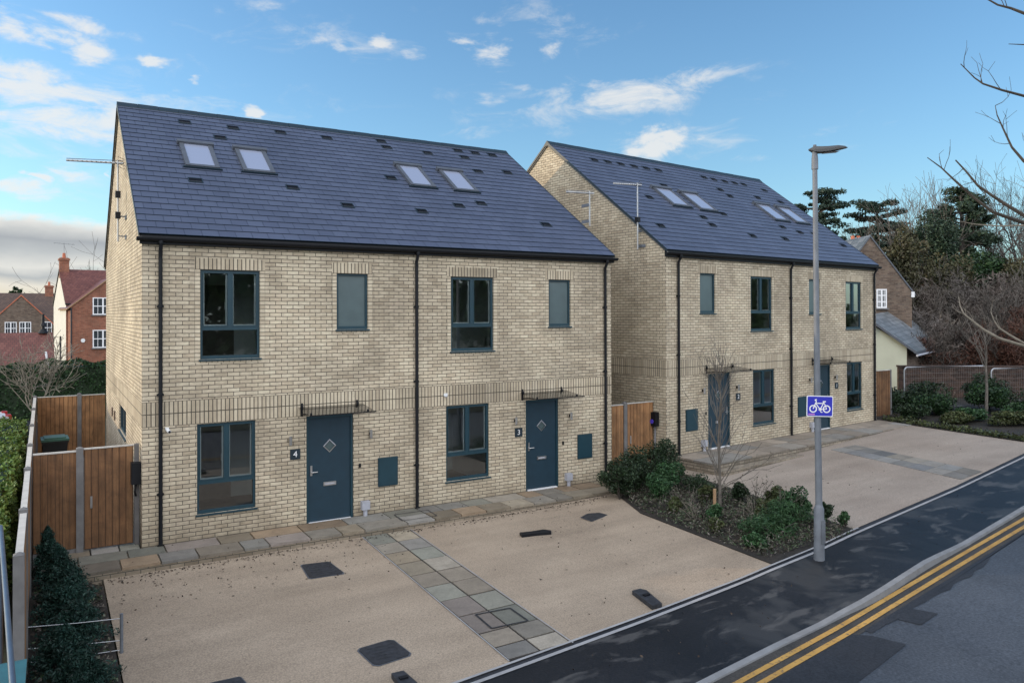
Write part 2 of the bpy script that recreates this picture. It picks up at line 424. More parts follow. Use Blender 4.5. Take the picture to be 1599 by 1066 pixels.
def branch(segs, p, d, length, r, depth, rng, spread=.55, up=.15, kids=3, shrink=.68, nseg=3, thin=None, rmin=.004):
    p = np.array(p, float); d = np.array(d, float); d /= np.linalg.norm(d)
    pts = [p]
    for i in range(nseg):
        d = d + rng.normal(size=3)*.14 + np.array([0, 0, up*.3]); d /= np.linalg.norm(d)
        pts.append(pts[-1]+d*length/nseg)
    for i in range(nseg):
        ra = r*(1-.45*i/nseg); rb = r*(1-.45*(i+1)/nseg)
        segs.append((pts[i], pts[i+1], max(ra, rmin), max(rb, rmin)))
    if depth <= 0: return
    for k in range(kids):
        q = pts[rng.integers(1, nseg+1)] if k else pts[-1]
        nd = d + rng.normal(size=3)*spread + np.array([0, 0, up])
        branch(segs, q, nd, length*shrink*(.75+.5*rng.random()), r*.56, depth-1, rng, spread, up, kids, shrink, max(2, nseg-1), thin, rmin)

def text_mesh(txt, size, depth=.002):
    cu = bpy.data.curves.new('digit', 'FONT'); cu.body = txt; cu.size = size; cu.extrude = depth; cu.align_x = 'CENTER'; cu.align_y = 'CENTER'
    o = bpy.data.objects.new('digit', cu); COL.objects.link(o)
    bpy.context.view_layer.update()
    me = bpy.data.meshes.new_from_object(o.evaluated_get(bpy.context.evaluated_depsgraph_get()))
    bpy.data.objects.remove(o); return me

# ------------------------------------------------------------------ the two pairs of houses
BZ0, BZ1 = 2.14, 2.59                                # soldier course band
def pair_house(label, loc, rz, x0, x1, D, H, EZ, RZ, ey, units, opt):
    """units: dicts w,u,s,d,m rectangles (xa,xb,za,zb) on the facade plane y=0"""
    root = thing('semi_detached_house', label, 'house', loc, rz, 'new buff brick houses')
    k = (RZ-EZ)/(D/2+ey); sl = math.hypot(1, k)
    def rz_(y): return EZ + k*(y+ey) if y <= D/2 else EZ + k*(D+ey-y)
    # ---- facade grid
    opens = []; regions = []
    for u in units:
        for key in 'wuds': opens.append(u[key])
        for key in 'us':
            a, b, c, d = u[key]
            regions += [((a-.1, b+.1, d, d+.215), 'soldier', d), ((a-.1, a, c-.06, d), 'header', a-.1), ((b, b+.1, c-.06, d), 'header', b), ((a, b, c-.06, c), 'header', a)]
    regions += [((x0, x1, BZ0, BZ0+.225), 'soldier', BZ0), ((x0, x1, BZ0+.225, BZ1), 'soldier', BZ0+.225)]
    xs = {x0, x1}; zs = {-.6, H+.2}
    for r in opens: xs |= {r[0], r[1]}; zs |= {r[2], r[3]}
    for r, _, _ in regions: xs |= {r[0], r[1]}; zs |= {r[2], r[3]}
    xs = sorted(xs); zs = sorted(z for z in zs if z <= H+.2)
    w = MB()
    for xa, xb in zip(xs, xs[1:]):
        if xb-xa < 1e-4: continue
        for za, zb in zip(zs, zs[1:]):
            if zb-za < 1e-4: continue
            cx, cz = (xa+xb)/2, (za+zb)/2
            if any(r[0] < cx < r[1] and r[2] < cz < r[3] for r in opens): continue
            typ = 'buff_brick'; off = 0
            for r, tname, o_ in regions:
                if r[0] < cx < r[1] and r[2] < cz < r[3]: typ = 'buff_'+tname; off = o_; break
            q = [(xa, 0, za), (xb, 0, za), (xb, 0, zb), (xa, 0, zb)]
            if typ == 'buff_soldier': uv = [(p[2]-off, p[0]) for p in q]
            elif typ == 'buff_header': uv = [(p[0]-off, p[2]) for p in q]
            else: uv = [(p[0], p[2]) for p in q]
            w.face(q, typ, uv)
    RV = .085
    for a, b, c, d in opens:                                  # brick reveals
        w.face([(a, 0, c), (a, RV, c), (a, RV, d), (a, 0, d)], 'buff_brick', [(0, c), (RV, c), (RV, d), (0, d)])
        w.face([(b, RV, c), (b, 0, c), (b, 0, d), (b, RV, d)], 'buff_brick', [(0, c), (RV, c), (RV, d), (0, d)])
        w.face([(a, 0, d), (a, RV, d), (b, RV, d), (b, 0, d)], 'buff_brick', [(a, 0), (a, .05), (b, .05), (b, 0)])
        w.face([(a, RV, c), (a, 0, c), (b, 0, c), (b, RV, c)], 'buff_brick', [(a, 0), (a, .05), (b, .05), (b, 0)])
    # gables
    gw = opt.get('gable_window')
    for side, X in ((0, x0), (1, x1)):
        ys = {0, D}; zz = {-.6, BZ0, BZ0+.225, BZ1, EZ-.05}
        if gw and side == 0: ys |= {gw[0], gw[1]}; zz |= {gw[2], gw[3]}
        ys = sorted(ys); zz = sorted(zz)
        for ya, yb in zip(ys, ys[1:]):
            for za, zb in zip(zz, zz[1:]):
                cy, cz = (ya+yb)/2, (za+zb)/2
                if gw and side == 0 and gw[0] < cy < gw[1] and gw[2] < cz < gw[3]: continue
                q = [(X, ya, za), (X, yb, za), (X, yb, zb), (X, ya, zb)]
                if side == 0: q = [q[1], q[0], q[3], q[2]]
                if BZ0 < cz < BZ1:
                    off = BZ0 if cz < BZ0+.225 else BZ0+.225
                    w.face(q, 'buff_soldier', [(p[2]-off, p[1]) for p in q])
                else: w.face(q, 'buff_brick', [(p[1]+.11, p[2]) for p in q])
        tri = [(X, 0, EZ-.05), (X, D, EZ-.05), (X, D/2, RZ-.07)]
        if side == 0: tri = tri[::-1]
        w.face(tri, 'buff_brick', [(p[1]+.11, p[2]) for p in tri])
        if gw and side == 0:
            ya, yb, za, zb = gw
            for q in ([(X, ya, za), (X, ya, zb), (X+RV, ya, zb), (X+RV, ya, za)], [(X, yb, za), (X+RV, yb, za), (X+RV, yb, zb), (X, yb, zb)],
                      [(X, ya, zb), (X, yb, zb), (X+RV, yb, zb), (X+RV, ya, zb)], [(X, ya, za), (X+RV, ya, za), (X+RV, yb, za), (X, yb, za)]):
                w.face(q, 'buff_brick', [(p[0]+p[1], p[2]) for p in q])
    w.face([(x1, D, -.6), (x0, D, -.6), (x0, D, EZ-.05), (x1, D, EZ-.05)], 'buff_brick', [(x1, 0), (x0, 0), (x0, 6), (x1, 6)])
    w.build('wall', root)
    # ---- roof
    rf = MB(); vg = .05; ns = 26; L = (D/2+ey)*sl; ny, nz = -k/sl, 1/sl
    for side in (0, 1):
        def P(x, s, h):
            y = -ey + s/sl; z = EZ + k*s/sl
            yy, zz2 = y+ny*h, z+nz*h
            return (x, yy if side == 0 else D-yy, zz2)
        for i in range(ns):
            s0, s1 = L*i/ns, L*(i+1)/ns
            a = [P(x0-vg, s0, .016), P(x1+vg, s0, .016), P(x1+vg, s1, .003), P(x0-vg, s1, .003)]
            fr = [P(x0-vg, s0, -.003), P(x1+vg, s0, -.003), P(x1+vg, s0, .016), P(x0-vg, s0, .016)]
            uv = [(x0, i*.25+.004), (x1, i*.25+.004), (x1, i*.25+.246), (x0, i*.25+.246)]
            if side: a = a[::-1]; fr = fr[::-1]; uv = uv[::-1]
            rf.face(a, 'slate', uv); rf.face(fr, 'ridge_dark')
        u = [P(x0-vg, 0, -.04), P(x1+vg, 0, -.04), P(x1+vg, L, -.04), P(x0-vg, L, -.04)]
        rf.face(u[::-1] if side == 0 else u, 'black_plastic')
    roof = rf.build('roof', root)
    # verge trims
    for X, sg in ((x0-vg, -1), (x1+vg, 1)):
        vt = MB()
        for side in (0, 1):
            pr = []
            for y in (-ey, D/2):
                z = EZ + k*(y+ey); yy = y if side == 0 else D-y
                pr.append((yy, z))
            (ya, za), (yb, zb) = pr
            for (d0, d1, xa, xb, mt) in ((-.055, .022, X-.012 if sg < 0 else X+.001, X-.001 if sg < 0 else X+.012, 'ridge_dark'), (-.1, -.056, X+.012 if sg < 0 else X-.052, X+.052 if sg < 0 else X-.012, 'verge_trim')):
                c = [(xa, ya, za+d0), (xb, ya, za+d0), (xb, yb, zb+d0), (xa, yb, zb+d0)]
                e = [(p[0], p[1], p[2]+d1-d0) for p in c]
                for q in (c, e, [c[0], c[1], e[1], e[0]], [c[2], c[3], e[3], e[2]], [c[0], c[3], e[3], e[0]], [c[1], c[2], e[2], e[1]]): vt.face(q, mt)
        vt.build('verge_trim', root)
    rc = MB(); n = round((x1-x0+.12)/.45); dx = (x1-x0+.12)/n
    for i in range(n):
        xa = x0-.06+dx*i; xb = xa+dx-.006; h = .012 if i % 2 else 0
        c = D/2
        for s_ in (-1, 1):
            q = [(xa, c+s_*.15, RZ-.15*k+.03), (xb, c+s_*.15, RZ-.15*k+.03), (xb, c, RZ+.055+h*.3), (xa, c, RZ+.055+h*.3)]
            q2 = [(xa, c+s_*.15, RZ-.15*k-.0), (xb, c+s_*.15, RZ-.15*k-.0), (xb, c+s_*.15, RZ-.15*k+.03), (xa, c+s_*.15, RZ-.15*k+.03)]
            if s_ > 0: q = q[::-1]; q2 = q2[::-1]
            rc.face(q, 'ridge_dark'); rc.face(q2, 'ridge_dark')
        for X in (xa, xb): rc.face([(X, c-.15, RZ-.15*k), (X, c-.15, RZ-.15*k+.03), (X, c, RZ+.055+h*.3), (X, c+.15, RZ-.15*k+.03), (X, c+.15, RZ-.15*k)], 'ridge_dark')
    rc.build('ridge_cap', root)
    # fascia and gutter
    fa = MB(); fa.box((x0-.04, -ey+.012, H-.03), (x1+.04, -.002, EZ-.02), 'black_plastic'); fa.build('fascia', root)
    gu = MB(); gy = -ey-.035; gz = EZ-.075
    prof = [(gy+.058*math.cos(a), gz+.058*math.sin(a)) for a in [math.pi+math.pi*i/8 for i in range(9)]]
    for (ya, za), (yb, zb) in zip(prof, prof[1:]):
        gu.face([(x0-.1, ya, za), (x1+.1, ya, za), (x1+.1, yb, zb), (x0-.1, yb, zb)], 'black_plastic', smooth=True)
    for X in (x0-.1, x1+.1): gu.face([(X, *p) for p in prof], 'black_plastic')
    gu.box((x0-.1, gy-.064, gz-.004), (x1+.1, gy-.052, gz+.014), 'black_plastic')
    gu.build('gutter', root)
    for X in opt['pipes']:
        dp = MB()
        dp.tube([(X, gy, gz-.02), (X, gy, gz-.12), (X, -.05, gz-.24), (X, -.05, gz-.4), (X, -.05, opt['pipe_z'])], .034, 'black_plastic', 10)
        for z in (.9, 2.7, 4.3): dp.tube([(X, -.05, z), (X, -.05, z+.05)], .045, 'black_plastic', 10); dp.box((X-.06, -.03, z), (X+.06, -.003, z+.035), 'black_plastic')
        dp.tube([(X, gy, gz-.01), (X, gy, gz-.09)], .045, 'black_plastic', 10)
        dp.tube([(X, -.05, opt['pipe_z']), (X, -.06, opt['pipe_z']-.02)], [.045, .06], 'black_plastic', 10)
        dp.build('downpipe', root)
    # roof vents
    def roofM(x, y):
        ang = math.atan(k)
        return Matrix.Translation((x, y, EZ+k*(y+ey))) @ Matrix.Rotation(ang, 4, 'X')
    for vx, vy in opt['vents']:
        M = roofM(vx, vy); v = MB()
        c = [M @ Vector(p) for p in ((-.12, -.10, .022), (.12, -.10, .022), (.13, .08, .018), (-.13, .08, .018), (-.12, -.10, .045), (.12, -.10, .045), (.10, .02, .045), (-.10, .02, .045))]
        v.face([c[4], c[5], c[6], c[7]], 'vent_black'); v.face([c[7], c[6], c[2], c[3]], 'vent_black'); v.face([c[0], c[1], c[5], c[4]], 'lead')
        v.face([c[0], c[4], c[7], c[3]], 'vent_black'); v.face([c[1], c[2], c[6], c[5]], 'vent_black')
        v.box((-.145, -.13, .004), (.145, .10, .021), 'ridge_dark', M)
        v.build('tile_vent', roof)
    # skylights
    for (sx, sy) in opt['skylights']:
        M = roofM(sx, sy); s = MB(); wv, lv = opt['sky_size']
        W2, L2 = wv/2, lv/2
        for a, b in (((-W2-.05, -L2-.06, 0), (-W2+.04, L2+.03, .075)), ((W2-.04, -L2-.06, 0), (W2+.05, L2+.03, .075)), ((-W2+.04, -L2-.06, 0), (W2-.04, -L2+.03, .07)), ((-W2-.09, L2-.03, .0), (W2+.09, L2+.09, .11))):
            s.box(a, b, 'lead', M)
        s.box((-W2-.1, -L2-.1, .0), (W2+.1, -L2-.061, .05), 'ridge_dark', M)
        so = s.build('skylight', root)
        p = MB(); p.box((-W2+.04, -L2+.03, .03), (W2-.04, L2-.03, .055), 'skylight_glass', M); p.build('pane', so)
    # ---- windows, doors
    def window(r, kind):
        a, b, c, d = r; f = MB(); y0, y1 = .035, .1; fw = .042
        f.box((a, y0, c), (a+fw, y1, d), 'teal_frame'); f.box((b-fw, y0, c), (b, y1, d), 'teal_frame')
        f.box((a+fw, y0, d-fw), (b-fw, y1, d), 'teal_frame'); f.box((a+fw, y0, c), (b-fw, y1, c+fw+.025), 'teal_frame')
        panes = []
        if kind == 'small': panes = [(a+fw, b-fw, c+fw+.025, d-fw)]
        else:
            tz = d-(d-c)*.655; cx = (a+b)/2
            f.box((a+fw, y0-.004, tz-.035), (b-fw, y1, tz+.035), 'teal_frame')
            f.box((cx-.032, y0-.004, tz+.035), (cx+.032, y1, d-fw), 'teal_frame')
            panes = [(a+fw, cx-.032, tz+.035, d-fw), (cx+.032, b-fw, tz+.035, d-fw), (a+fw, b-fw, c+fw+.025, tz-.035)]
        wo = f.build('window', root, .004)
        if kind != 'small':
            for (pa, pb, pc, pd) in panes[:2]:                       # casement sashes, standing a little proud
                s = MB(); t_ = .017
                s.box((pa, y0-.012, pc), (pa+t_, y1-.01, pd), 'teal_frame'); s.box((pb-t_, y0-.012, pc), (pb, y1-.01, pd), 'teal_frame')
                s.box((pa+t_, y0-.012, pd-t_), (pb-t_, y1-.01, pd), 'teal_frame'); s.box((pa+t_, y0-.012, pc), (pb-t_, y1-.01, pc+t_), 'teal_frame')
                # white inner face of the sash
                s.box((pa+.003, y1-.009, pc+.003), (pa+t_+.026, y1+.02, pd-.003), 'white_plastic'); s.box((pb-t_-.026, y1-.009, pc+.003), (pb-.003, y1+.02, pd-.003), 'white_plastic')
                s.box((pa+t_+.027, y1-.009, pc+.003), (pb-t_-.027, y1+.02, pc+t_+.02), 'white_plastic')
                s.build('sash', wo, .003)
            cx = (a+b)/2; hz = panes[0][2]+(panes[0][3]-panes[0][2])*.42
            for sg in (-1, 1):
                X = cx+sg*.068; hd = MB()
                hd.box((X-.012, y1+.021, hz-.03), (X+.012, y1+.045, hz+.03), 'white_plastic'); hd.box((X-.011+sg*.001, y1+.03, hz-.11), (X+.011, y1+.05, hz-.031), 'white_plastic')
                hd.build('handle', wo)
        for (pa, pb, pc, pd) in panes:
            g_ = MB(); yy = .066
            g_.face([(pa, yy, pc), (pb, yy, pc), (pb, yy, pd), (pa, yy, pd)], 'frosted_glass' if kind == 'small' else 'window_glass')
            g_.build('pane', wo)
        s = MB(); s.box((a-.03, -.035, c-.03), (b+.03, .03, c-.002), 'teal_frame'); s.build('sill', wo, .004)
    inner = MB()
    def room(r, depth=2.6):
        a, b, c, d = r; y0 = .101; y1 = .3
        for q in ([(a, y0, c), (a, y1, c), (a, y1, d), (a, y0, d)], [(b, y1, c), (b, y0, c), (b, y0, d), (b, y1, d)], [(a, y0, d), (a, y1, d), (b, y1, d), (b, y0, d)], [(a, y1, c), (a, y0, c), (b, y0, c), (b, y1, c)]): inner.face(q, 'reveal_white')
        A, B, Cc, Dd = a-.7, b+.55, max(c-.45, .05 if c < 2 else 2.75), d+.28
        Y = y1; Y2 = depth+.35
        inner.face([(A, Y, Cc), (A, Y2, Cc), (B, Y2, Cc), (B, Y, Cc)], 'room_floor'); inner.face([(A, Y, Dd), (B, Y, Dd), (B, Y2, Dd), (A, Y2, Dd)], 'plaster')
        inner.face([(A, Y, Cc), (A, Y, Dd), (A, Y2, Dd), (A, Y2, Cc)], 'plaster'); inner.face([(B, Y, Cc), (B, Y2, Cc), (B, Y2, Dd), (B, Y, Dd)], 'plaster')
        inner.face([(A, Y2, Cc), (A, Y2, Dd), (B, Y2, Dd), (B, Y2, Cc)], 'plaster')
        for q in ((A, a, Cc, Dd), (b, B, Cc, Dd), (a, b, Cc, c), (a, b, d, Dd)): inner.face([(q[0], Y, q[2]), (q[0], Y, q[3]), (q[1], Y, q[3]), (q[1], Y, q[2])], 'plaster')
        inner.box(((A+B)/2-.05, Y2-.06, Cc+.01), ((A+B)/2+.7, Y2-.01, Cc+1.95), 'room_floor')
    for u in units:
        window(u['w'], 'big'); window(u['u'], 'big'); window(u['s'], 'small'); room(u['w']); room(u['u'])
        # door
        a, b, c, d = u['d']; hs = u['hinge']
        f = MB()
        f.box((a, .02, c), (a+.05, .1, d), 'teal_frame'); f.box((b-.05, .02, c), (b, .1, d), 'teal_frame'); f.box((a+.05, .02, d-.05), (b-.05, .1, d), 'teal_frame')
        cx = (a+b)/2; cz = 1.50; q = .135
        X0, X1, Z0, Z1 = a+.053, b-.053, c+.055, d-.053
        dia = [(cx, cz-q), (cx+q, cz), (cx, cz+q), (cx-q, cz)]
        yd = .045
        cor = [(X0, Z0), (X1, Z0), (X1, Z1), (X0, Z1)]
        # door leaf around the diamond opening
        rings = [[cor[0], cor[1], dia[1], dia[0]], [cor[1], cor[2], dia[2], dia[1]], [cor[2], cor[3], dia[3], dia[2]], [cor[3], cor[0], dia[0], dia[3]]]
        for rg in rings: f.face([(x, yd, z) for x, z in rg], 'teal_door')
        for i in range(4):
            p, r2 = dia[i], dia[(i+1) % 4]
            f.face([(p[0], yd, p[1]), (r2[0], yd, r2[1]), (r2[0], yd+.03, r2[1]), (p[0], yd+.03, p[1])], 'teal_door')
        do = f.build('door', root)
        pn = MB(); pn.face([(x, yd+.02, z) for x, z in dia], 'frosted_glass')
        for i in range(4):
            p, r2 = Vector((dia[i][0], 0, dia[i][1])), Vector((dia[(i+1) % 4][0], 0, dia[(i+1) % 4][1])); cc = Vector((cx, 0, cz))
            pi, ri = p+(cc-p)*.16, r2+(cc-r2)*.16
            mt = 'steel' if i in (0, 3) else 'grey_plastic'
            pn.face([(p.x, yd-.004, p.z), (r2.x, yd-.004, r2.z), (ri.x, yd-.006, ri.z), (pi.x, yd-.006, pi.z)], mt)
        pn.build('pane', do)
        lb = MB(); lb.box((cx-.13, yd-.018, .70), (cx+.13, yd-.001, .775), 'steel'); lb.box((cx-.1, yd-.022, .722), (cx+.1, yd-.0185, .752), 'grey_plastic'); lb.build('letterbox', do, .003)
        hx = X0+.055 if hs > 0 else X1-.055
        hn = MB(); hn.box((hx-.02, yd-.012, .93), (hx+.02, yd-.001, 1.13), 'steel'); hn.tube([(hx, yd-.012, 1.0), (hx, yd-.05, 1.0), (hx+hs*.12, yd-.05, 1.0)], .011, 'steel', 8); hn.build('handle', do)
        th = MB(); th.box((a+.051, -.02, c), (b-.051, .1, c+.05), 'sign_white'); th.build('threshold', do)
        # canopy
        ca, cb = a-.17, b+.2
        cn = MB()
        cn.face([(ca, -.004, 2.32), (cb, -.004, 2.32), (cb, -.78, 2.235), (ca, -.78, 2.235)], 'canopy_glass')
        co_ = cn.build('door_canopy', root)
        for X in (ca+.08, cb-.12):
            br = MB(); br.box((X-.02, -.012, 2.14), (X+.02, -.001, 2.40), 'black_plastic')
            br.tube([(X, -.01, 2.18), (X, -.3, 2.215), (X, -.66, 2.232)], [.018, .016, .013], 'black_plastic', 6)
            br.tube([(X, -.64, 2.215), (X, -.64, 2.275)], .022, 'black_plastic', 8); br.tube([(X, -.04, 2.28), (X, -.04, 2.35)], .022, 'black_plastic', 8)
            br.build('bracket', co_)
        eb = MB(); eb.box((ca, -.79, 2.225), (cb, -.781, 2.246), 'black_plastic'); eb.build('edge_strip', co_)
        for lx in u['lights']:
            lt = MB(); lt.tube([(lx, -.075, 1.60), (lx, -.075, 1.77)], .03, 'steel', 12); lt.box((lx-.02, -.05, 1.655), (lx+.02, -.001, 1.715), 'black_plastic'); lt.build('wall_light', root)
        nx = u['num_x']
        pl = MB(); pl.box((nx-.1, -.016, 1.30), (nx+.1, -.002, 1.50), 'ridge_dark'); po = pl.build('number_plaque', root, .003)
        dm = text_mesh(u['num'], .17); dm.materials.append(MATS['sign_white'])
        dg = bpy.data.objects.new('numeral', dm); COL.objects.link(dg); dg.parent = po; dg.location = (nx, -.0185, 1.40); dg.rotation_euler = (R(90), 0, 0)
        a2, b2, c2, d2 = u['m']
        mb = MB(); mb.box((a2, -.03, c2), (b2, -.002, d2), 'teal_frame'); mb.box((a2+.02, -.036, c2+.02), (b2-.02, -.0305, d2-.02), 'teal_frame'); mb.build('meter_box', root, .005)
        bx = u['box_x']
        pb = MB(); pb.box((bx-.085, -.11, .13), (bx+.085, -.002, .30), 'grey_plastic'); pb.tube([(bx, -.055, .13), (bx, -.055, -.05)], .045, 'grey_plastic', 10); pb.build('pipe_cover', root, .008)
        bl = MB(); bl.box((u['bell_x']-.022, -.022, 1.0), (u['bell_x']+.022, -.002, 1.08), 'black_plastic'); bl.build('doorbell', root)
    inner.build('interior', root)
    if gw:
        ya, yb, za, zb = gw; f = MB(); X = x0+.03
        for q in ((ya, ya+.05, za, zb), (yb-.05, yb, za, zb), (ya+.05, yb-.05, za, za+.05), (ya+.05, yb-.05, zb-.05, zb), ((ya+yb)/2-.03, (ya+yb)/2+.03, za+.05, zb-.05)):
            f.box((X, q[0], q[2]), (X+.06, q[1], q[3]), 'teal_frame')
        wo = f.build('window', root)
        p = MB(); p.face([(X+.03, yb-.05, za+.05), (X+.03, ya+.05, za+.05), (X+.03, ya+.05, zb-.05), (X+.03, yb-.05, zb-.05)], 'dark_glass'); p.build('pane', wo)
        s = MB(); s.box((x0-.03, ya-.03, za-.03), (x0+.03, yb+.03, za-.002), 'teal_frame'); s.build('sill', wo)
    for (X, y, za, zb, sg, ln) in opt['aerials']:
        ae = MB(); mx = X+sg*.16
        ae.tube([(mx, y, za), (mx, y, zb)], .02, 'pale_metal', 8)
        for z in (za+.12, za+.55): ae.box((min(X, mx)-.0, y-.012, z-.012), (max(X, mx), y+.012, z+.012), 'galv')
        for (oy, oz) in ((0, .0), (.0, .43)): ae.box((min(X+sg*.002, X+sg*.02), y-.15, za+.06+oz), (max(X+sg*.002, X+sg*.02), y+.15, za+.14+oz), 'galv')
        dirv = Matrix.Rotation(-rz, 3, 'Z') @ Vector((-.88, .47, .05)); dirv.normalize()
        side = Vector((-dirv.y, dirv.x, 0)).normalized()
        b0 = Vector((mx, y, zb-.05))-dirv*.12
        b1 = b0+dirv*ln
        ae.tube([b0, b1], .024, 'pale_metal', 6)
        ae.tube([b0+Vector((0, 0, .055)), b1+Vector((0, 0, .04))], .008, 'galv', 5)
        for i in range(11):
            c = b0+dirv*(.15+(ln-.2)*i/10); hl = .10-.004*i
            ae.tube([c-side*hl, c+side*hl], .009, 'pale_metal', 5)
        rb = b0+dirv*.05
        for oz in (-.1, -.03, .04, .11): ae.tube([rb-side*.16+Vector((0, 0, oz)), rb+side*.16+Vector((0, 0, oz))], .006, 'galv', 5)
        ao = ae.build('tv_aerial', root)
        for dz in (opt.get('boxes', ()) if sg < 0 else ()):
            bx = MB(); bx.box((mx-.05, y-.06, za+dz), (mx+.05, y+.06, za+dz+.14), 'black_plastic'); bx.build('junction_box', ao)
    return root

U1 = dict(w=(.923, 1.978, .454, 2.135), u=(.983, 2.06, 3.33, 5.006), s=(3.591, 4.254, 3.855, 5.0), d=(2.962, 3.933, -.05, 2.132), m=(4.467, 4.904, .552, 1.152),
          hinge=1, lights=(2.63, 4.29), num='4', num_x=2.737, box_x=4.17, bell_x=4.07)
U2 = dict(w=(6.059, 7.148, .465, 2.135), u=(6.189, 7.277, 3.333, 4.993), s=(8.805, 9.441, 3.859, 4.981), d=(8.139, 9.075, -.03, 2.132), m=(9.633, 10.071, .609, 1.194),
          hinge=1, lights=(7.83, 9.4), num='3', num_x=7.937, box_x=9.33, bell_x=9.2)
V1 = [(1.36, 4.67), (2.48, 4.67), (3.66, 4.75), (4.88, 4.75), (2.06, 4.05), (1.19, 1.93), (3.22, 1.97), (4.29, 1.38), (6.49, 4.95), (6.52, 4.6), (7.73, 4.55), (8.9, 4.95), (9.47, 4.93), (10.05, 4.92),
      (8.91, 4.55), (8.92, 3.75), (9.96, 3.87), (5.93, 2.86), (6.10, 1.37), (7.29, 1.77), (8.03, 1.97), (9.49, 1.16)]
D1 = 10.48
H1 = pair_house('nearest and largest buff brick house with doors numbered 4 and 3', (0, 0, 0), 0, 0, 10.70, D1, 5.47, 5.618, 9.20, .09, [U1, U2],
    dict(pipes=(.30, 5.34, 10.48), pipe_z=.02, vents=V1, skylights=[(1.42, 2.98), (2.62, 2.99), (6.67, 3.03), (7.9, 3.0)], sky_size=(.60, 1.16),
         gable_window=(3.4, 5.3, 1.45, 2.06), aerials=[(0, 3.35, 5.75, 7.5, -1, 1.2), (10.70, 1.09, 6.5, 7.42, 1, .75)], boxes=(.5, .95)))
W1 = dict(s=(.87, 1.55, 3.853, 4.974), u=(3.252, 4.361, 3.316, 4.953), w=(3.343, 4.472, .48, 2.136), d=(1.209, 2.229, -.03, 2.132), m=(.227, .722, .611, 1.202),
          hinge=-1, lights=(.95, 2.53), num='2', num_x=2.6, box_x=.96, bell_x=1.1)
W2_ = dict(s=(6.428, 7.1, 3.822, 4.945), u=(8.718, 9.779, 3.293, 4.923), w=(8.777, 9.803, .499, 2.136), d=(6.681, 7.702, -.03, 2.132), m=(5.737, 6.215, .534, 1.172),
          hinge=-1, lights=(6.42, 7.98), num='1', num_x=8.08, box_x=6.5, bell_x=6.55)
V2 = [(.82, 4.2), (1.46, 4.22), (2.07, 4.22), (2.71, 4.22), (3.32, 4.23), (3.96, 4.24), (6.53, 4.28), (7.05, 4.24), (7.71, 4.24), (8.34, 4.25), (8.92, 4.25), (3.09, 3.24), (1.43, 2.39), (.3, .96), (4.56, 1.98), (3.10, 1.64),
      (3.07, 1.28), (4.66, .92), (6.52, 3.55), (6.61, 3.2), (8.58, 3.4), (10.0, 4.05), (10.0, 3.33), (7.43, 1.62), (6.51, .93), (8.2, 1.42), (9.13, 1.42), (10.16, .9)]
O2 = (13.2733, .2375, .3145); T2 = .1148
H2 = pair_house('farther buff brick house behind the lamp post, its aerial mast over the roof edge', O2, T2, -.57, 10.81, 9.66, 5.40, 5.56, 9.305, .09, [W1, W2_],
    dict(pipes=(-.10, 5.32, 10.62), pipe_z=.02, vents=V2, skylights=[(2.62, 2.52), (3.9, 2.47), (8.02, 2.43), (9.34, 2.43)], sky_size=(.78, 1.05),
         aerials=[(-.57, .86, 5.62, 7.45, -1, .8)], boxes=(.75,)))
# wall charger on the far house's corner and small fittings on the near one
ch = MB(); ch.box((-.72, .25, .80), (-.572, .5, 1.18), 'black_plastic'); ch.tube([(-.6, .37, .8), (-.6, .37, -.35)], .018, 'grey_plastic', 8)
co = ch.build('wall_charger', H2, .01); c2 = MB(); c2.tube([(-.735, .375, .93), (-.721, .375, .93)], .06, 'charger_blue', 16); c2.build('socket', co)
cc = MB(); cc.box((.38, -.05, 2.07), (.44, -.002, 2.12), 'white_plastic'); cc.tube([(.41, -.05, 2.085), (.43, -.2, 2.06)], .03, 'white_plastic', 10); cc.tube([(.43, -.2, 2.06), (.432, -.215, 2.058)], .022, 'black_plastic', 10); cc.build('security_camera', H1)
vv = MB(); vv.box((6.0, -.02, 2.36), (6.09, -.002, 2.42), 'white_plastic'); vv.box((6.02, -.035, 2.34), (6.07, -.021, 2.36), 'grey_plastic'); vv.build('wall_vent', H1)
for y in (6.6, 7.5):
    v = MB(); v.box((-.03, y, 1.5), (-.002, y+.2, 1.72), 'old_brick'); v.build('wall_vent', H1)
kb = MB(); kb.box((-.16, .1, 1.12), (-.002, .3, 1.5), 'black_plastic'); kb.tube([(-.08, .2, 1.12), (-.1, .16, .98), (-.08, .2, .9)], .02, 'black_plastic', 8); kb.build('wall_charger', H1, .01)


# ------------------------------------------------------------------ ground, drives, footway, road
sheet('ground', [(-1500, -400), (1500, -400), (1500, 2500), (-1500, 2500)], -.34, 'field')
def line(pts):
    xs = [p[0] for p in pts]; ys = [p[1] for p in pts]
    return lambda x: float(np.interp(x, xs, ys))
E_UP = line([(-6, -8.06), (2.62, -7.14), (5.75, -6.80), (9.05, -6.36), (10.38, -6.20), (11.88, -5.95), (16.6, -5.30), (21.8, -4.40), (30, -2.8), (60, 3.2)])
E_OUT = line([(-6, -8.24), (2.79, -7.30), (5.58, -6.99), (8.83, -6.55), (10.16, -6.40), (11.58, -6.16), (16.42, -5.49), (21.18, -4.68), (30, -3.0), (60, 3.0)])
KB = line([(-6, -10.15), (2, -8.95), (5.2, -8.5), (6.7, -8.29), (8.3, -8.10), (9.33, -8.04), (10.4, -7.84), (11.39, -7.66), (12.6, -7.50), (16.2, -6.93), (30, -4.7), (60, .6)])
KZ = line([(-6, -.085), (8.0, -.085), (9.5, -.005), (11.3, -.005), (12.8, -.06), (60, -.06)])
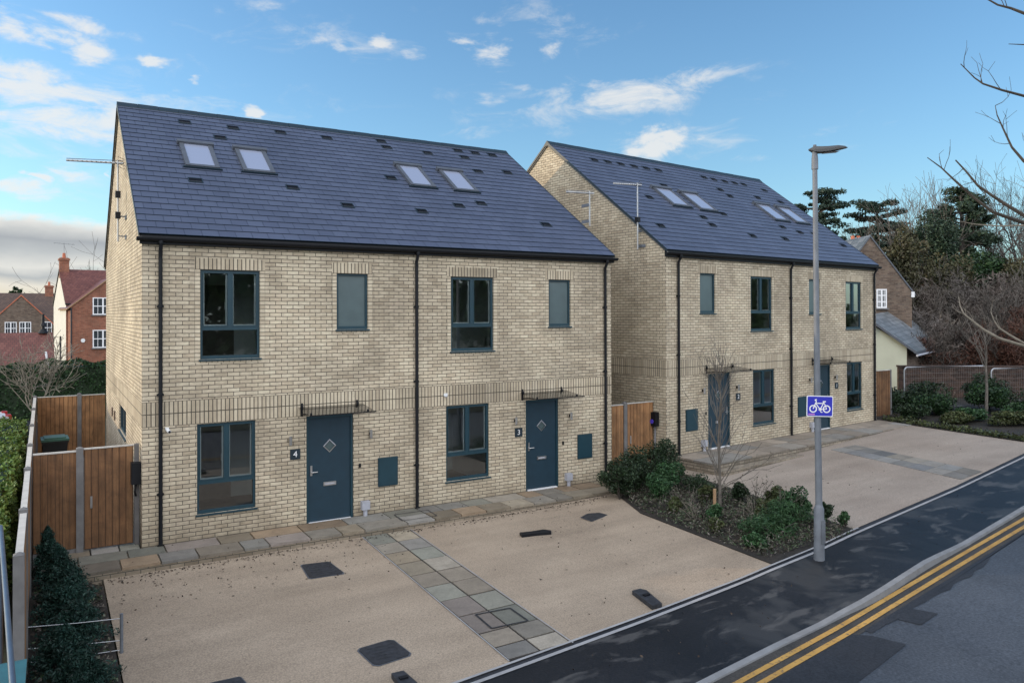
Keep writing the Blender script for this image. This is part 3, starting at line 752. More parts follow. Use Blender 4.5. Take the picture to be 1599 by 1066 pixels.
def strip(name, fa, za, fb, zb, mat, xa, xb, n=80):
    mb = MB(); xs = np.linspace(xa, xb, n)
    for u, v in zip(xs, xs[1:]):
        mb.face([(u, fb(u), g(u)+zb(u)), (v, fb(v), g(v)+zb(v)), (v, fa(v), g(v)+za(v)), (u, fa(u), g(u)+za(u))], mat)
    return structure(mb.build(name))
K0 = lambda v: (lambda x: v)
def sh(f, d): return lambda x: f(x)+d
# parking drives of resin gravel
sheet('drive', [(-.66, -1.02), (3.74, -1.02), (3.46, -7.06)] + [(x, E_UP(x)) for x in (2.6, 1, -.66)], 0, 'resin_gravel')
sheet('drive', [(4.72, -1.02), (10.0, -1.02), (9.32, -2.69), (9.05, -6.36), (5.75, -6.80), (4.42, E_UP(4.42))], 0, 'resin_gravel')
sheet('drive', [(12.2, .1), (12.62, -.94), (12.35, -2.94), (12.18, -4.25), (11.88, -5.95), (16.6, -5.30), (21.8, -4.40), (23.45, E_UP(23.45)), (23.6, -2.4), (23.75, -1), (24.05, 1.45), (13, .2)], 0, 'resin_gravel_grey')
# edging: thin pale kerbs with a dark channel between
strip('edging', E_UP, K0(.012), sh(E_UP, -.045), K0(.012), 'edge_stone', -6, 12.0)
strip('edging', sh(E_OUT, .035), K0(.016), sh(E_OUT, -.03), K0(.016), 'edge_stone', -6, 45)
strip('channel', sh(E_UP, .0), K0(-.006), sh(E_OUT, .03), K0(-.006), 'dark_asphalt', -6, 45)
strip('footway', sh(E_OUT, -.028), K0(.008), KB, KZ, 'wet_asphalt', -6, 60, 120)
KW = .095
strip('kerb', KB, lambda x: KZ(x)+.012, sh(KB, -KW), lambda x: KZ(x)+.008, 'kerb_stone', -6, 60, 120)
strip('kerb', sh(KB, -KW), lambda x: KZ(x)+.008, sh(KB, -KW-.015), K0(-.16), 'kerb_stone', -6, 60, 120)
strip('road', sh(KB, -KW), K0(-.1), K0(-60), K0(-.1), 'road_asphalt', -60, 120, 120)
strip('verge', sh(KB, -6.2), K0(-.05), K0(-60), K0(-.05), 'field', -60, 120, 120)
Y1 = lambda x: -8.745+.1455*(x-5.62)+.0009*(x-5.6)*(15.4-x)
Y2 = lambda x: Y1(x)-.185
strip('gutter', sh(KB, -KW-.012), K0(-.094), sh(Y1, -.3), K0(-.094), 'gutter_dirt', -6, 60, 120)
for f in (Y1, Y2): strip('road_marking', sh(f, .04), K0(-.086), sh(f, -.04), K0(-.086), 'yellow_paint', -6, 60, 120)
def jag(p, q, n, amp, rg=random.Random(3)):
    out = []
    for i in range(n):
        t = i/n; out.append((p[0]+(q[0]-p[0])*t+rg.uniform(-amp, amp), p[1]+(q[1]-p[1])*t+rg.uniform(-amp, amp)))
    return out
sheet('road_patch', [(3.0, Y2(3.0)-.05), (7.95, Y2(7.95)-.05), (8.12, -8.8), (8.25, -9.2), (6.78, -9.49), (3.6, -9.9)], -.09, 'dark_asphalt')
sheet('road_patch', [(8.88, -8.62), (9.38, -8.53), (9.55, -8.89), (8.98, -8.97)], -.09, 'dark_asphalt')
dk = jag((8.2, -8.75), (9.8, -8.55), 4, .03)+jag((9.8, -8.53), (11.1, -8.42), 5, .05)+jag((11.1, -8.4), (12.6, -8.12), 5, .05)+jag((12.6, -8.12), (20, -6.95), 8, .06)
sheet('wet_strip', dk+[(40, Y1(40)-.35), (40, Y1(40)-.28), (20, Y1(20)-.28), (8.2, Y1(8.2)-.28)], -.091, 'dark_asphalt')
# planting beds
sheet('planting_bed', [(9.93, -1.10), (9.32, -2.69), (9.05, -6.36), (10.38, -6.2), (11.86, -5.95), (12.18, -4.25), (12.35, -2.94), (12.6, -1.0), (12.6, .55), (10.75, .55), (10.75, -.6), (9.98, -.6)], .012, 'bed_soil')
sheet('planting_bed', [(-1.66, .25), (-1.2, .25), (-.9, -1.02), (-.68, -1.4), (-.68, -7.5), (-1.66, -7.6)], .005, 'bed_soil')
sheet('planting_bed', [(24.07, 1.44), (23.75, -1), (23.6, -2.4), (23.47, -4.0), (60, 3.1), (60, 20), (24.4, 6)], .02, 'bed_soil')
sheet('side_path', [(-1.66, .3), (-.003, .3), (-.003, 10.8), (-1.66, 10.8)], .09, 'concrete')
sheet('lane', [(-14, 12), (-1.8, 11.2), (-1.8, 16), (-1, 30), (-14, 32)], -.3, 'dark_asphalt')
# paving slabs
SLABC = [(.20, .165, .12), (.17, .145, .115), (.24, .205, .155), (.185, .18, .15), (.225, .165, .11), (.195, .185, .17), (.20, .17, .15), (.16, .16, .135), (.225, .20, .165), (.19, .172, .145), (.18, .172, .155)]
def slabs(name, quads, top, th=.045, cols=SLABC, seed=1, loc=None, rz=0):
    rg = random.Random(seed); me_v = []; me_f = []; cl = []
    for q in quads:
        c = rg.choice(cols); v = rg.uniform(.70, 1.28); c = (c[0]*v, c[1]*v, c[2]*v, 1)
        i = len(me_v); jit = rg.uniform(-.003, .003)
        me_v += [(x, y, top(x)+jit) for x, y in q] + [(x, y, top(x)-th) for x, y in q]
        for f in ((0, 1, 2, 3), (0, 4, 5, 1), (1, 5, 6, 2), (2, 6, 7, 3), (3, 7, 4, 0)): me_f.append(tuple(i+k for k in f)); cl.append(c)
    me = bpy.data.meshes.new(name); me.from_pydata(me_v, [], me_f); me.materials.append(MATS['slab_stone'])
    at_ = me.attributes.new('slab', 'FLOAT_COLOR', 'FACE'); at_.data.foreach_set('color', [x for c in cl for x in c]); me.update()
    bm = bmesh.new(); bm.from_mesh(me); bmesh.ops.recalc_face_normals(bm, faces=bm.faces[:]); bm.to_mesh(me); bm.free()
    o = bpy.data.objects.new(name, me); COL.objects.link(o)
    if loc: o.location = loc; o.rotation_euler = (0, 0, rz)
    return structure(o)
def rows(xa, xb, ys, seed, ws=(.45, .6, .6, .6, .75, .9), gap=.026):
    rg = random.Random(seed); out = []
    for ya, yb in zip(ys, ys[1:]):
        x = xa
        while x < xb-.05:
            w = rg.choice(ws); e = min(x+w, xb)
            if xb-e < .3: e = xb
            out.append([(x+gap/2, yb+gap/2), (e-gap/2, yb+gap/2), (e-gap/2, ya-gap/2), (x+gap/2, ya-gap/2)]); x = e
    return out
slabs('paving', rows(-1.0, 10.02, (-.012, -.52, -1.05), 5) + rows(-1.55, -.02, (.52, -.01), 6) + rows(-1.55, -1.0, (-.012, -.52), 8), K0(0.0), seed=4)
bs = MB(); bs.box((-1.0, -1.035, -.5), (10.0, -.02, -.047), 'edge_brick'); bs.box((-1.5, -.02, -.5), (-.03, .50, -.047), 'soil'); structure(bs.build('paving_edge'))
pq = []
yy = [-1.08, -1.72, -2.32, -2.95, -3.6, -4.2, -4.85, -5.5, -6.15, -6.62, -7.0]
for ya, yb in zip(yy, yy[1:]):
    def px(y, t): a = 3.74+(3.46-3.74)*(-1.08-y)/5.9; b = 4.72+(4.42-4.72)*(-1.08-y)/5.9; return a+(b-a)*t
    for t0, t1 in ((0.02, .484), (.514, .98)):
        s = rnd.uniform(-.02, .02) if ya < -1.1 else 0
        pq.append([(px(yb, t0), yb+.034), (px(yb, t1), yb+.034), (px(ya, t1), ya), (px(ya, t0), ya)])
slabs('path', pq, lambda x: g(x)+.012, seed=9)
strip_p = MB()
for t in (-.015, 1.0):
    q = [(px(-1.08, t), -1.08), (px(-1.08, t+.018), -1.08), (px(-7.02, t+.018), -7.02), (px(-7.02, t), -7.02)]
    strip_p.face([(x, y, g(x)+.014) for x, y in reversed(q)], 'edge_stone')
q = [(px(-1.08, 0), -1.08), (px(-1.08, 1), -1.08), (px(-7.02, 1), -7.02), (px(-7.02, 0), -7.02)]
strip_p.face([(x, y, g(x)+.003) for x, y in reversed(q)], 'soil'); structure(strip_p.build('path_edging'))
# inset access covers framed in the slabs
def frame_lines(name, pts, z, w=.03):
    mb = MB()
    for a, b in zip(pts, pts[1:]+pts[:1]):
        d = Vector((b[0]-a[0], b[1]-a[1], 0)).normalized(); n_ = Vector((-d.y, d.x, 0))*w/2
        A, B = Vector((*a, z)), Vector((*b, z))
        mb.face([A-n_, B-n_, B+n_, A+n_], 'cast_iron')
    return mb.build(name)
z_ = g(4)+.02
fr = frame_lines('recessed_cover', [(3.78, -5.55), (4.32, -5.6), (4.30, -6.12), (3.74, -6.08)], z_)
tag(fr, 'recessed drain cover framed in the slab path near the footway', 'drain cover')
fr = frame_lines('recessed_cover', [(4.70, -.32), (5.45, -.34), (5.42, -.86), (4.66, -.84)], .008, .022)
tag(fr, 'recessed drain cover framed in the paving between doors 4 and 3', 'drain cover')
slabs('paving', rows(-.32, 10.85, (-.012, -.68, -1.36), 15, (.6, .9, .9, .75)), K0(0.0), seed=14, loc=O2, rz=T2,
      cols=[(.23, .195, .16), (.21, .19, .165), (.25, .21, .17), (.19, .18, .165)])
bs = MB(); bs.box((-.29, -1.33, -.9), (10.8, -.02, -.047), 'edge_brick'); bs.box((-.27, -1.62, -.9), (3.4, -1.331, -.175), 'edge_brick'); o = structure(bs.build('paving_edge')); o.location = O2; o.rotation_euler = (0, 0, T2)
pq = []
A0, A1, B0, B1 = Vector((18.15, -.9)), Vector((19.3, -.9)), Vector((17.36, -5.06)), Vector((18.62, -4.92))
for i in range(8):
    for (t0, t1) in ((0.0, .49), (.505, 1.0)):
        def pp(u, t): a = A0+(B0-A0)*u; b = A1+(B1-A1)*u; c = a+(b-a)*t; return (c.x, c.y)
        pq.append([pp((i+.97)/8, t0), pp((i+.97)/8, t1), pp(i/8, t1), pp(i/8, t0)])
slabs('path', pq, lambda x: g(x)+.010, seed=19, th=.03, cols=[(.17, .165, .155), (.195, .18, .16), (.15, .15, .15), (.205, .185, .155)])

# covers and odds and ends lying on the drives
def flat_thing(name, label, cat, pts, h, mat, group=None, bev=.004, detail=None):
    c = Vector((sum(p[0] for p in pts)/len(pts), sum(p[1] for p in pts)/len(pts)))
    root = thing(name, label, cat, (c.x, c.y, g(c.x)+.002), 0, group)
    mb = MB(); mb.prism([(p[0]-c.x, p[1]-c.y) for p in pts], 0, h, mat); mb.build('lid', root, bev)
    if name == 'manhole_cover':
        q = MB(); n_ = len(pts); P_ = [Vector((p[0]-c.x, p[1]-c.y)) for p in pts]
        for i in range(n_):
            a, b = P_[i], P_[(i+1) % n_]; q.face([(*a, .003), (*b, .003), (*(b*1.09), .003), (*(a*1.09), .003)], 'lead')
        q.build('frame', root)
    if detail: detail(root, [(p[0]-c.x, p[1]-c.y) for p in pts], h)
    return root
def cc_quad(P, k=.12):
    out = []
    n = len(P)
    for i in range(n):
        a, b, c = Vector(P[i-1]), Vector(P[i]), Vector(P[(i+1) % n])
        out += [tuple(b+(a-b)*k), tuple(b+(c-b)*k)]
    return out
def ribs(root, P, h):
    mb = MB(); a, b, c, d = [Vector(p) for p in P[:4]] if len(P) == 4 else [Vector(P[0]), Vector(P[2]), Vector(P[4]), Vector(P[6])]
    for i in range(1, 6):
        t = i/6; p, q = a+(d-a)*t, b+(c-b)*t
        mb.tube([(*(p+(q-p)*.12), h+.002), (*(p+(q-p)*.88), h+.002)], .006, 'cast_iron', 4)
    mb.build('tread_pattern', root)
flat_thing('manhole_cover', 'square dark cover nearest door 4, close to the paving step', 'manhole cover', cc_quad([(2.21, -2.79), (2.76, -2.85), (2.73, -2.14), (2.28, -2.06)], .06), .012, 'cast_iron', 'manhole covers in the drives', detail=ribs)
flat_thing('manhole_cover', 'square dark cover with clipped corners near the front of the left drive', 'manhole cover', cc_quad([(2.0, -6.27), (2.5, -6.21), (2.46, -5.66), (1.97, -5.71)], .1), .012, 'cast_iron', 'manhole covers in the drives', detail=ribs)
flat_thing('manhole_cover', 'dark cover cut off by the bottom edge of the photo on the left drive', 'manhole cover', cc_quad([(.19, -6.3), (.6, -6.25), (.53, -5.68), (.2, -5.66)], .05), .012, 'cast_iron', 'manhole covers in the drives', detail=ribs)
flat_thing('manhole_cover', 'irregular dark cover by the planting bed on the right drive', 'manhole cover', [(8.13, -2.55), (8.7, -2.36), (8.66, -2.12), (8.4, -2.05), (8.12, -2.2)], .010, 'cast_iron', 'manhole covers in the drives')
flat_thing('rubber_strip', 'slightly bent black rubber strip lying on the right drive', 'rubber strip', [(6.33, -2.72), (6.6, -2.76), (6.92, -2.85), (6.98, -2.76), (6.9, -2.62), (6.62, -2.6), (6.38, -2.55)], .05, 'black_plastic', bev=.015)
def handle_d(root, P, h):
    mb = MB(); mb.box((-.05, -.03, h), (.05, .03, h+.02), 'black_plastic'); mb.build('lifting_slot', root)
flat_thing('fence_foot', 'dark grey block with a sloping end at the road edge of the right drive', 'fence foot', [(6.05, -6.72), (6.24, -6.72), (6.40, -6.2), (6.36, -6.1), (6.2, -6.1)], .06, 'cast_iron', 'temporary fence feet left on the drives', bev=.02, detail=handle_d)
flat_thing('fence_foot', 'grey slotted block at the bottom edge of the photo on the left drive', 'fence foot', [(2.02, -7.05), (2.22, -7.02), (2.2, -6.66), (2.05, -6.65)], .06, 'cast_iron', 'temporary fence feet left on the drives', bev=.02, detail=handle_d)

# fallen leaves: along the paving step and scattered
pts = []
for i in range(420):
    x = rnd.uniform(-.6, 9.8); pts.append((x, -1.12-abs(rnd.gauss(0, .07)), g(x)+.012))
for i in range(320):
    x = rnd.choice([rnd.uniform(3.4, 6.4), rnd.uniform(-.6, 2.2), rnd.uniform(6, 9)]); pts.append((x, -1.14-abs(rnd.gauss(0, .12)), g(x)+.015))
for i in range(240):
    x = rnd.uniform(-.6, 4); y = -1.2-abs(rnd.gauss(0, 1.1))
    pts.append((x, max(y, -6.9), g(x)+.012))
for i in range(110):
    x = rnd.uniform(4.8, 9); pts.append((x, rnd.uniform(-6.4, -1.2), g(x)+.012))
for i in range(60): pts.append((rnd.uniform(-.9, 9.9), rnd.uniform(-1.0, -.1), .008))
for i in range(60):
    x = rnd.uniform(13, 23); pts.append((x, rnd.uniform(-5, -1.4), g(x)+.012))
for i in range(60):
    x = rnd.uniform(3, 16); pts.append((x, rnd.uniform(KB(x)+.1, E_OUT(x)-.1), g(x)+.012))
lf = arr_mesh('fallen_leaves', leaf_quads(np.array(pts), .019, .75), 4, 'dead_leaf')
tag(lf, 'dark fallen leaves along the paving step and across the drives', 'leaves', kind='stuff')

# ------------------------------------------------------------------ fences, gates, bin
def fence(name, label, p0, p1, posts, zt, zb, wood, group='garden fences', post_top=.06, gravel=.0, base=None, ends=(True, True), post_w=.055):
    """posts: distances along p0->p1 of the concrete posts"""
    d = Vector((p1[0]-p0[0], p1[1]-p0[1], 0)); L = d.length; ang = math.atan2(d.y, d.x)
    root = thing(name, label, 'fence', (p0[0], p0[1], 0), ang, group)
    for s in posts:
        mb = MB(); mb.box((s-post_w, -post_w, (zb if base is None else base)-.3), (s+post_w, post_w, zt+post_top), 'concrete')
        c = [(s-post_w, -post_w), (s+post_w, -post_w), (s+post_w, post_w), (s-post_w, post_w)]; z = zt+post_top
        for i in range(4):
            a, b = c[i], c[(i+1) % 4]; mb.face([(*a, z+.001), (*b, z+.001), (s, 0, z+.03)], 'concrete')
        mb.build('post', root, .006)
    cuts = sorted(set([0, L] + list(posts)))
    for a, b in zip(cuts, cuts[1:]):
        if b-a < .2: continue
        A = a+(post_w if a in posts else 0); B = b-(post_w if b in posts else 0)
        mb = MB(); mb.box((A, -.02, zb+gravel), (B, .02, zt), wood)
        n = int((B-A)/.11)
        for i in range(n):                                     # feather-edge boards stand proud in turn
            x = A+(i+.1)*(B-A)/n
            mb.box((x, -.030, zb+gravel+.01), (x+.075, -.0205, zt-.005), wood); mb.box((x, .0205, zb+gravel+.01), (x+.075, .030, zt-.005), wood)
        mb.build('board_panel', root)
        c = MB(); c.box((A, -.035, zt+.001), (B, .035, zt+.025), 'mortar_pale'); c.build('capping', root)
        if gravel: q = MB(); q.box((A, -.025, zb-.2), (B, .025, zb+gravel-.004), 'concrete'); q.build('gravel_board', root)
    return root
fence('garden_fence', 'long side fence of boards and concrete posts running away along the privet hedge', (-1.655, -6.3), (-1.80, 10.85), [.06, 2.1, 5.0, 7.5, 10.4, 13.7, 17.1], 1.77, -.15, 'fence_wood', gravel=.25, post_w=.048)
fence('garden_fence', 'rear fence panel closing the side yard behind the bin', (-1.74, 10.9), (-.003, 10.9), [1.06], 1.77, -.1, 'fence_wood', gravel=.1)
fence('garden_fence', 'short dark board panel left of the side gate of number 4', (-1.66, .33), (-.9, .33), [.70], 1.76, -.05, 'fence_wood_dark', gravel=.12)
def gate(label, x0, x1, y, zb, zt, wood, latch_left=True, post=True):
    root = thing('side_gate', label, 'gate', (x0, y, zb), 0, 'side gates'); w = x1-x0
    mb = MB(); mb.box((0, -.02, 0), (w, .02, zt-zb), wood); n = int(w/.11)
    for i in range(n): x = (i+.1)*w/n; mb.box((x, -.029, .01), (x+.078, -.0205, zt-zb-.005), wood)
    mb.build('boards', root)
    c = MB(); c.box((-.01, -.035, zt-zb+.001), (w+.01, .035, zt-zb+.022), 'mortar_pale'); c.build('capping', root)
    l = MB(); x = .09 if latch_left else w-.12
    l.box((x, -.045, .72), (x+.035, -.03, .93), 'steel'); l.build('latch', root)
    if post: p = MB(); p.box((w+.02, -.05, -.2), (w+.095, .05, zt-zb+.03), 'concrete'); p.build('post', root)
    return root
gate('dark board side gate with steel latch left of the corner downpipe of number 4', -.89, -.115, .33, .03, 1.79, 'fence_wood_dark')
fence('garden_fence', 'narrow orange board panel beside number 3, left of the gate between the houses', (10.72, .6), (11.66, .6), [.9], 1.74, -.08, 'fence_wood', gravel=.1)
gate('orange board gate between the two houses, beside the black wall charger', 11.69, 12.60, .6, -.02, 1.76, 'fence_wood', True, False)
cR, sR = math.cos(T2), math.sin(T2)
def h2w(x, y): return (O2[0]+cR*x-sR*y, O2[1]+sR*x+cR*y)
fr_ = fence('garden_fence', 'brown board fence at the far right corner of the farther house', h2w(10.83, .55), h2w(12.55, .3), [.25, 1.68], 2.0, .26, 'fence_wood_dark', post_top=.02, post_w=.035)
# wheelie bin in the side yard
bn = thing('wheelie_bin', 'black wheelie bin with green lid standing in the side yard', 'bin', (-1.32, 7.9, -.05), .05)
b = MB(); z = 1.0
lo = [(-.22, -.26), (.22, -.26), (.22, .24), (-.22, .24)]; hi = [(-.28, -.34), (.28, -.34), (.28, .32), (-.28, .32)]
for i in range(4):
    j = (i+1) % 4; b.face([(*lo[i], .06), (*lo[j], .06), (*hi[j], z), (*hi[i], z)], 'bin_body')
b.face([(*p, .06) for p in reversed(lo)], 'bin_body'); b.box((-.3, -.36, z-.05), (.3, .34, z-.002), 'bin_body'); b.build('body', bn, .01)
l = MB(); l.box((-.31, -.38, z+.001), (.31, .34, z+.05), 'bin_lid'); l.box((-.24, -.3, z+.051), (.24, .28, z+.085), 'bin_lid'); l.build('lid', bn, .02)
h = MB(); h.tube([(-.26, .40, z-.02), (.26, .40, z-.02)], .018, 'bin_body', 8); h.build('handle', bn)
for sx in (-.25, .25):
    w_ = MB(); w_.tube([(sx-.03, .24, .1), (sx+.03, .24, .1)], .1, 'tyre', 14); w_.build('wheel', bn)
# strained wires over the left bed
wg = thing('wire_guard', 'three slack wires strung over the conifer bed to a low post', 'wire guard', (-.62, -4.2, 0))
pst = MB(); pst.tube([(0, 0, -.2), (0, 0, .36)], .02, 'galv', 8); pst.build('post', wg)
for (za, zb_) in ((.41, .30), (.15, .02), (-.02, -.1)):
    w_ = MB(); w_.tube([(-1.05, 0, za), (-.5, 0, (za+zb_)/2-.01), (0, 0, zb_)], .006, 'wire', 5); w_.build('wire', wg)
# pole and teal box beyond the side fence
A_, B_ = at(1, 822, 7.6), at(21, 1085, 5.0); pl = thing('metal_rail', 'blue grey metal rail running along the lower left edge of the photo', 'rail', (A_.x, A_.y, g(A_.x)))
p = MB(); o_ = Vector((A_.x, A_.y, g(A_.x))); p.tube([A_-o_, (A_+B_)/2-o_+Vector((0, 0, .01)), B_-o_], .021, 'blue_metal', 10); p.build('rail', pl)
for P_ in (A_, B_):
    q = P_-o_; p = MB(); p.tube([(q.x, q.y, -.3), (q.x, q.y, q.z-.029)], .022, 'blue_metal', 8); p.build('post', pl)
T_ = at(-30, 1078, 6.0); bx_ = thing('storage_box', 'teal lidded box in the bottom left corner beyond the side fence', 'storage box', (T_.x, T_.y, g(T_.x)-.3))
h_ = T_.z-g(T_.x)+.36; p = MB(); p.box((-.28, -.32, 0), (.28, .3, h_-.06), 'teal_plastic'); p.build('body', bx_, .02)
p = MB(); p.box((-.30, -.34, h_-.058), (.30, .32, h_), 'teal_plastic'); p.build('lid', bx_, .02)

# ------------------------------------------------------------------ lamp post with cycle sign
lp = thing('street_lamp', 'grey galvanised lamp post standing on the footway', 'lamp post', (9.87, -6.67, g(9.87)))
p = MB(); p.tube([(0, 0, -.1), (0, 0, .0), (0, 0, .88), (.0, 0, .95)], [.090, .090, .083, .057], 'galv', 20); p.build('base_column', lp)
p = MB(); p.tube([(0, 0, .93), (-.02, .01, 3.5), (-.035, .02, 6.72)], [.057, .049, .041], 'galv', 18); p.build('pole', lp)
p = MB(); p.tube([(-.035, .02, 6.70), (-.035, .02, 6.88), (-.035, .02, 7.0)], [.056, .054, .04], 'galv', 16); p.build('collar', lp)
p = MB(); p.box((-.045, -.094, .3), (.045, -.085, .7), 'galv'); p.build('access_door', lp)
# lantern : flat tapering head reaching out over the footway
hdir = Vector((.86, -.52, 0)).normalized(); hs = Vector((-hdir.y, hdir.x, 0))
sec = [(-.10, .03, 7.02, 7.05), (-.02, .07, 6.985, 7.09), (.08, .09, 6.975, 7.085), (.2, .11, 6.985, 7.085), (.38, .115, 7.02, 7.1), (.50, .09, 7.045, 7.09), (.55, .05, 7.055, 7.07)]
p = MB(); rings = []
for d, wd, zl, zh in sec:
    c = hdir*d
    rings.append([c-hs*wd+Vector((-.035, .02, zl+.01)), c+hs*wd+Vector((-.035, .02, zl+.01)), c+hs*wd+Vector((-.035, .02, (zl+zh)/2)), c+hs*wd*.6+Vector((-.035, .02, zh)), c-hs*wd*.6+Vector((-.035, .02, zh)), c-hs*wd+Vector((-.035, .02, (zl+zh)/2))])
for r0, r1 in zip(rings, rings[1:]):
    for k in range(6): p.face([r0[k], r1[k], r1[(k+1) % 6], r0[(k+1) % 6]], 'lamp_head')
p.face(rings[0], 'lamp_head'); p.face(rings[-1][::-1], 'lamp_head'); p.build('lantern', lp)
p = MB(); p.tube([(-.035, .02, 7.085), (-.035, .02, 7.12)], [.03, .026], 'lead', 10); p.build('light_sensor', lp)
p = MB()
q = [hdir*.14-hs*.07, hdir*.40-hs*.085, hdir*.40+hs*.085, hdir*.14+hs*.07]
p.face([(v.x-.035, v.y+.02, 6.988+(.012 if i in (1, 2) else -.012)) for i, v in enumerate(q)], 'grey_plastic'); p.build('diffuser', lp)
# sign: faces the road, slightly turned
sd = Vector((.85, -.52, 0)).normalized(); sc = Vector((9.86, -6.67, 2.575)) + Vector((-.52, -.85, 0))*.075
sg = thing('cycle_sign', 'blue rectangular sign with white bicycle symbol fixed to the lamp post', 'sign', sc, math.atan2(sd.y, sd.x))
def rrect(w, h, r, n=5):
    out = []
    for cx, cy, a0 in ((w-r, -h+r, -90), (w-r, h-r, 0), (-w+r, h-r, 90), (-w+r, -h+r, 180)):
        for i in range(n+1): a = R(a0+90*i/n); out.append((cx+r*math.cos(a), cy+r*math.sin(a)))
    return out
def plate(mb, pts, y0, y1, mat):
    mb.face([(x, y0, z) for x, z in pts], mat); mb.face([(x, y1, z) for x, z in reversed(pts)], mat)
    for a, b in zip(pts, pts[1:]+pts[:1]): mb.face([(a[0], y0, a[1]), (a[0], y1, a[1]), (b[0], y1, b[1]), (b[0], y0, b[1])], mat)
SK = Matrix.Rotation(R(2.0), 4, 'Y'); hw, hh = .225, .178
p = MB(); plate(p, rrect(hw, hh, .025), -.003, .003, 'sign_white'); plt = p.build('plate', sg)
p = MB(); plate(p, rrect(hw-.014, hh-.014, .02), -.0055, -.0035, 'sign_blue'); pnl = p.build('blue_panel', plt)
p = MB()
def ring(cx, cz, r0, r1, y=-.007, n=32):
    for i in range(n):
        a, b = 2*math.pi*i/n, 2*math.pi*(i+1)/n
        p.face([(cx+r0*math.cos(a), y, cz+r0*math.sin(a)), (cx+r1*math.cos(a), y, cz+r1*math.sin(a)), (cx+r1*math.cos(b), y, cz+r1*math.sin(b)), (cx+r0*math.cos(b), y, cz+r0*math.sin(b))], 'sign_white')
def bar(a, b, w, y=-.0075):
    a, b = Vector(a), Vector(b); d = (b-a).normalized(); n_ = Vector((-d.y, d.x))*w/2
    p.face([(v.x, y, v.y) for v in (a-n_, b-n_, b+n_, a+n_)], 'sign_white')
ring(-.115, -.045, .046, .066); ring(.115, -.045, .046, .066); ring(.005, -.055, .012, .026, -.0072)
bar((-.115, -.045), (-.06, .085), .018); bar((-.075, .05), (.075, .05), .016, -.0077); bar((-.075, .05), (.0, -.05), .016, -.0079); bar((.005, -.055), (.07, .075), .016, -.0081)
bar((.075, .05), (.115, -.045), .014, -.0083); bar((.005, -.055), (.115, -.045), .014, -.0085); bar((.045, .08), (.10, .08), .02, -.0087)
bar((-.09, .105), (-.06, .085), .016, -.0089); bar((-.09, .105), (-.055, .115), .016, -.0091); bar((.005, -.055), (.02, -.1), .012, -.0093); bar((.01, -.1), (.045, -.1), .012, -.0095)
p.build('bicycle_symbol', plt)
p = MB(); p.face([(-.195, -.0065, -.15), (-.085, -.0065, -.15), (-.085, -.0065, -.128), (-.195, -.0065, -.128)], 'sign_pink'); p.build('sticker', plt)
p = MB(); p.box((-.08, .004, -.05), (.08, .02, -.02), 'galv'); p.box((-.08, .004, .05), (.08, .02, .08), 'galv'); p.build('bracket', plt)
plt.rotation_euler = (0, R(1.5), 0)

# ------------------------------------------------------------------ shrubs and beds
def shrub(name, label, cat, x, y, dims, n, size, mat, group=None, lumps=14, lump_r=.45, z=None, flat=0, stems=5, hollow=.55, twig='bark_dark', rz=0, aspect=.55):
    z0 = g(x) if z is None else z
    root = thing(name, label, cat, (x, y, z0), rz, group)
    P = clump_points(n, dims, lumps, lump_r=lump_r, hollow=hollow)
    arr_mesh('foliage', leaf_quads(P, size, flat, aspect=aspect), 4, mat, root)
    segs = []
    for i in range(stems):
        a = rnd.uniform(0, 6.28); e = np.array([math.cos(a)*dims[0]*.6, math.sin(a)*dims[1]*.6, dims[2]*1.3])
        m_ = e*.5+np.array([0, 0, dims[2]*.2])
        segs += [((0, 0, -.03), m_, .012+dims[2]*.008, .01), (m_, e, .01, .004)]
    arr_mesh('stems', seg_tubes(segs, 5), 4, twig, root)
    return root
# the bed between the two pairs
for (x, y, dm, lb) in ((9.72, -1.52, (.52, .5, .50), 'dark evergreen shrub at the left end of the low hedge, by the paving corner'),
                       (10.55, -1.12, (.62, .5, .56), 'dark evergreen shrub in the middle of the low hedge before the orange gate'),
                       (11.62, -.72, (.70, .5, .58), 'dark evergreen shrub at the right end of the low hedge by the far house steps')):
    shrub('evergreen_shrub', lb, 'shrub', x, y, dm, 6500, .026, 'leaf_dark', 'dark shrubs of the low hedge', 26, .38)
shrub('evergreen_shrub', 'bright green leafy shrub in front of the dark hedge, left one', 'shrub', 10.42, -2.05, (.42, .36, .30), 2600, .028, 'leaf_green', 'bright green shrubs', 14)
shrub('evergreen_shrub', 'bright green leafy shrub in front of the dark hedge, right one nearer the steps', 'shrub', 11.18, -1.62, (.5, .36, .36), 3000, .028, 'leaf_green', 'bright green shrubs', 14)
shrub('evergreen_shrub', 'low dark shrub just left of the young bare tree', 'shrub', 11.55, -2.15, (.5, .4, .22), 2200, .025, 'leaf_dark', None, 14)
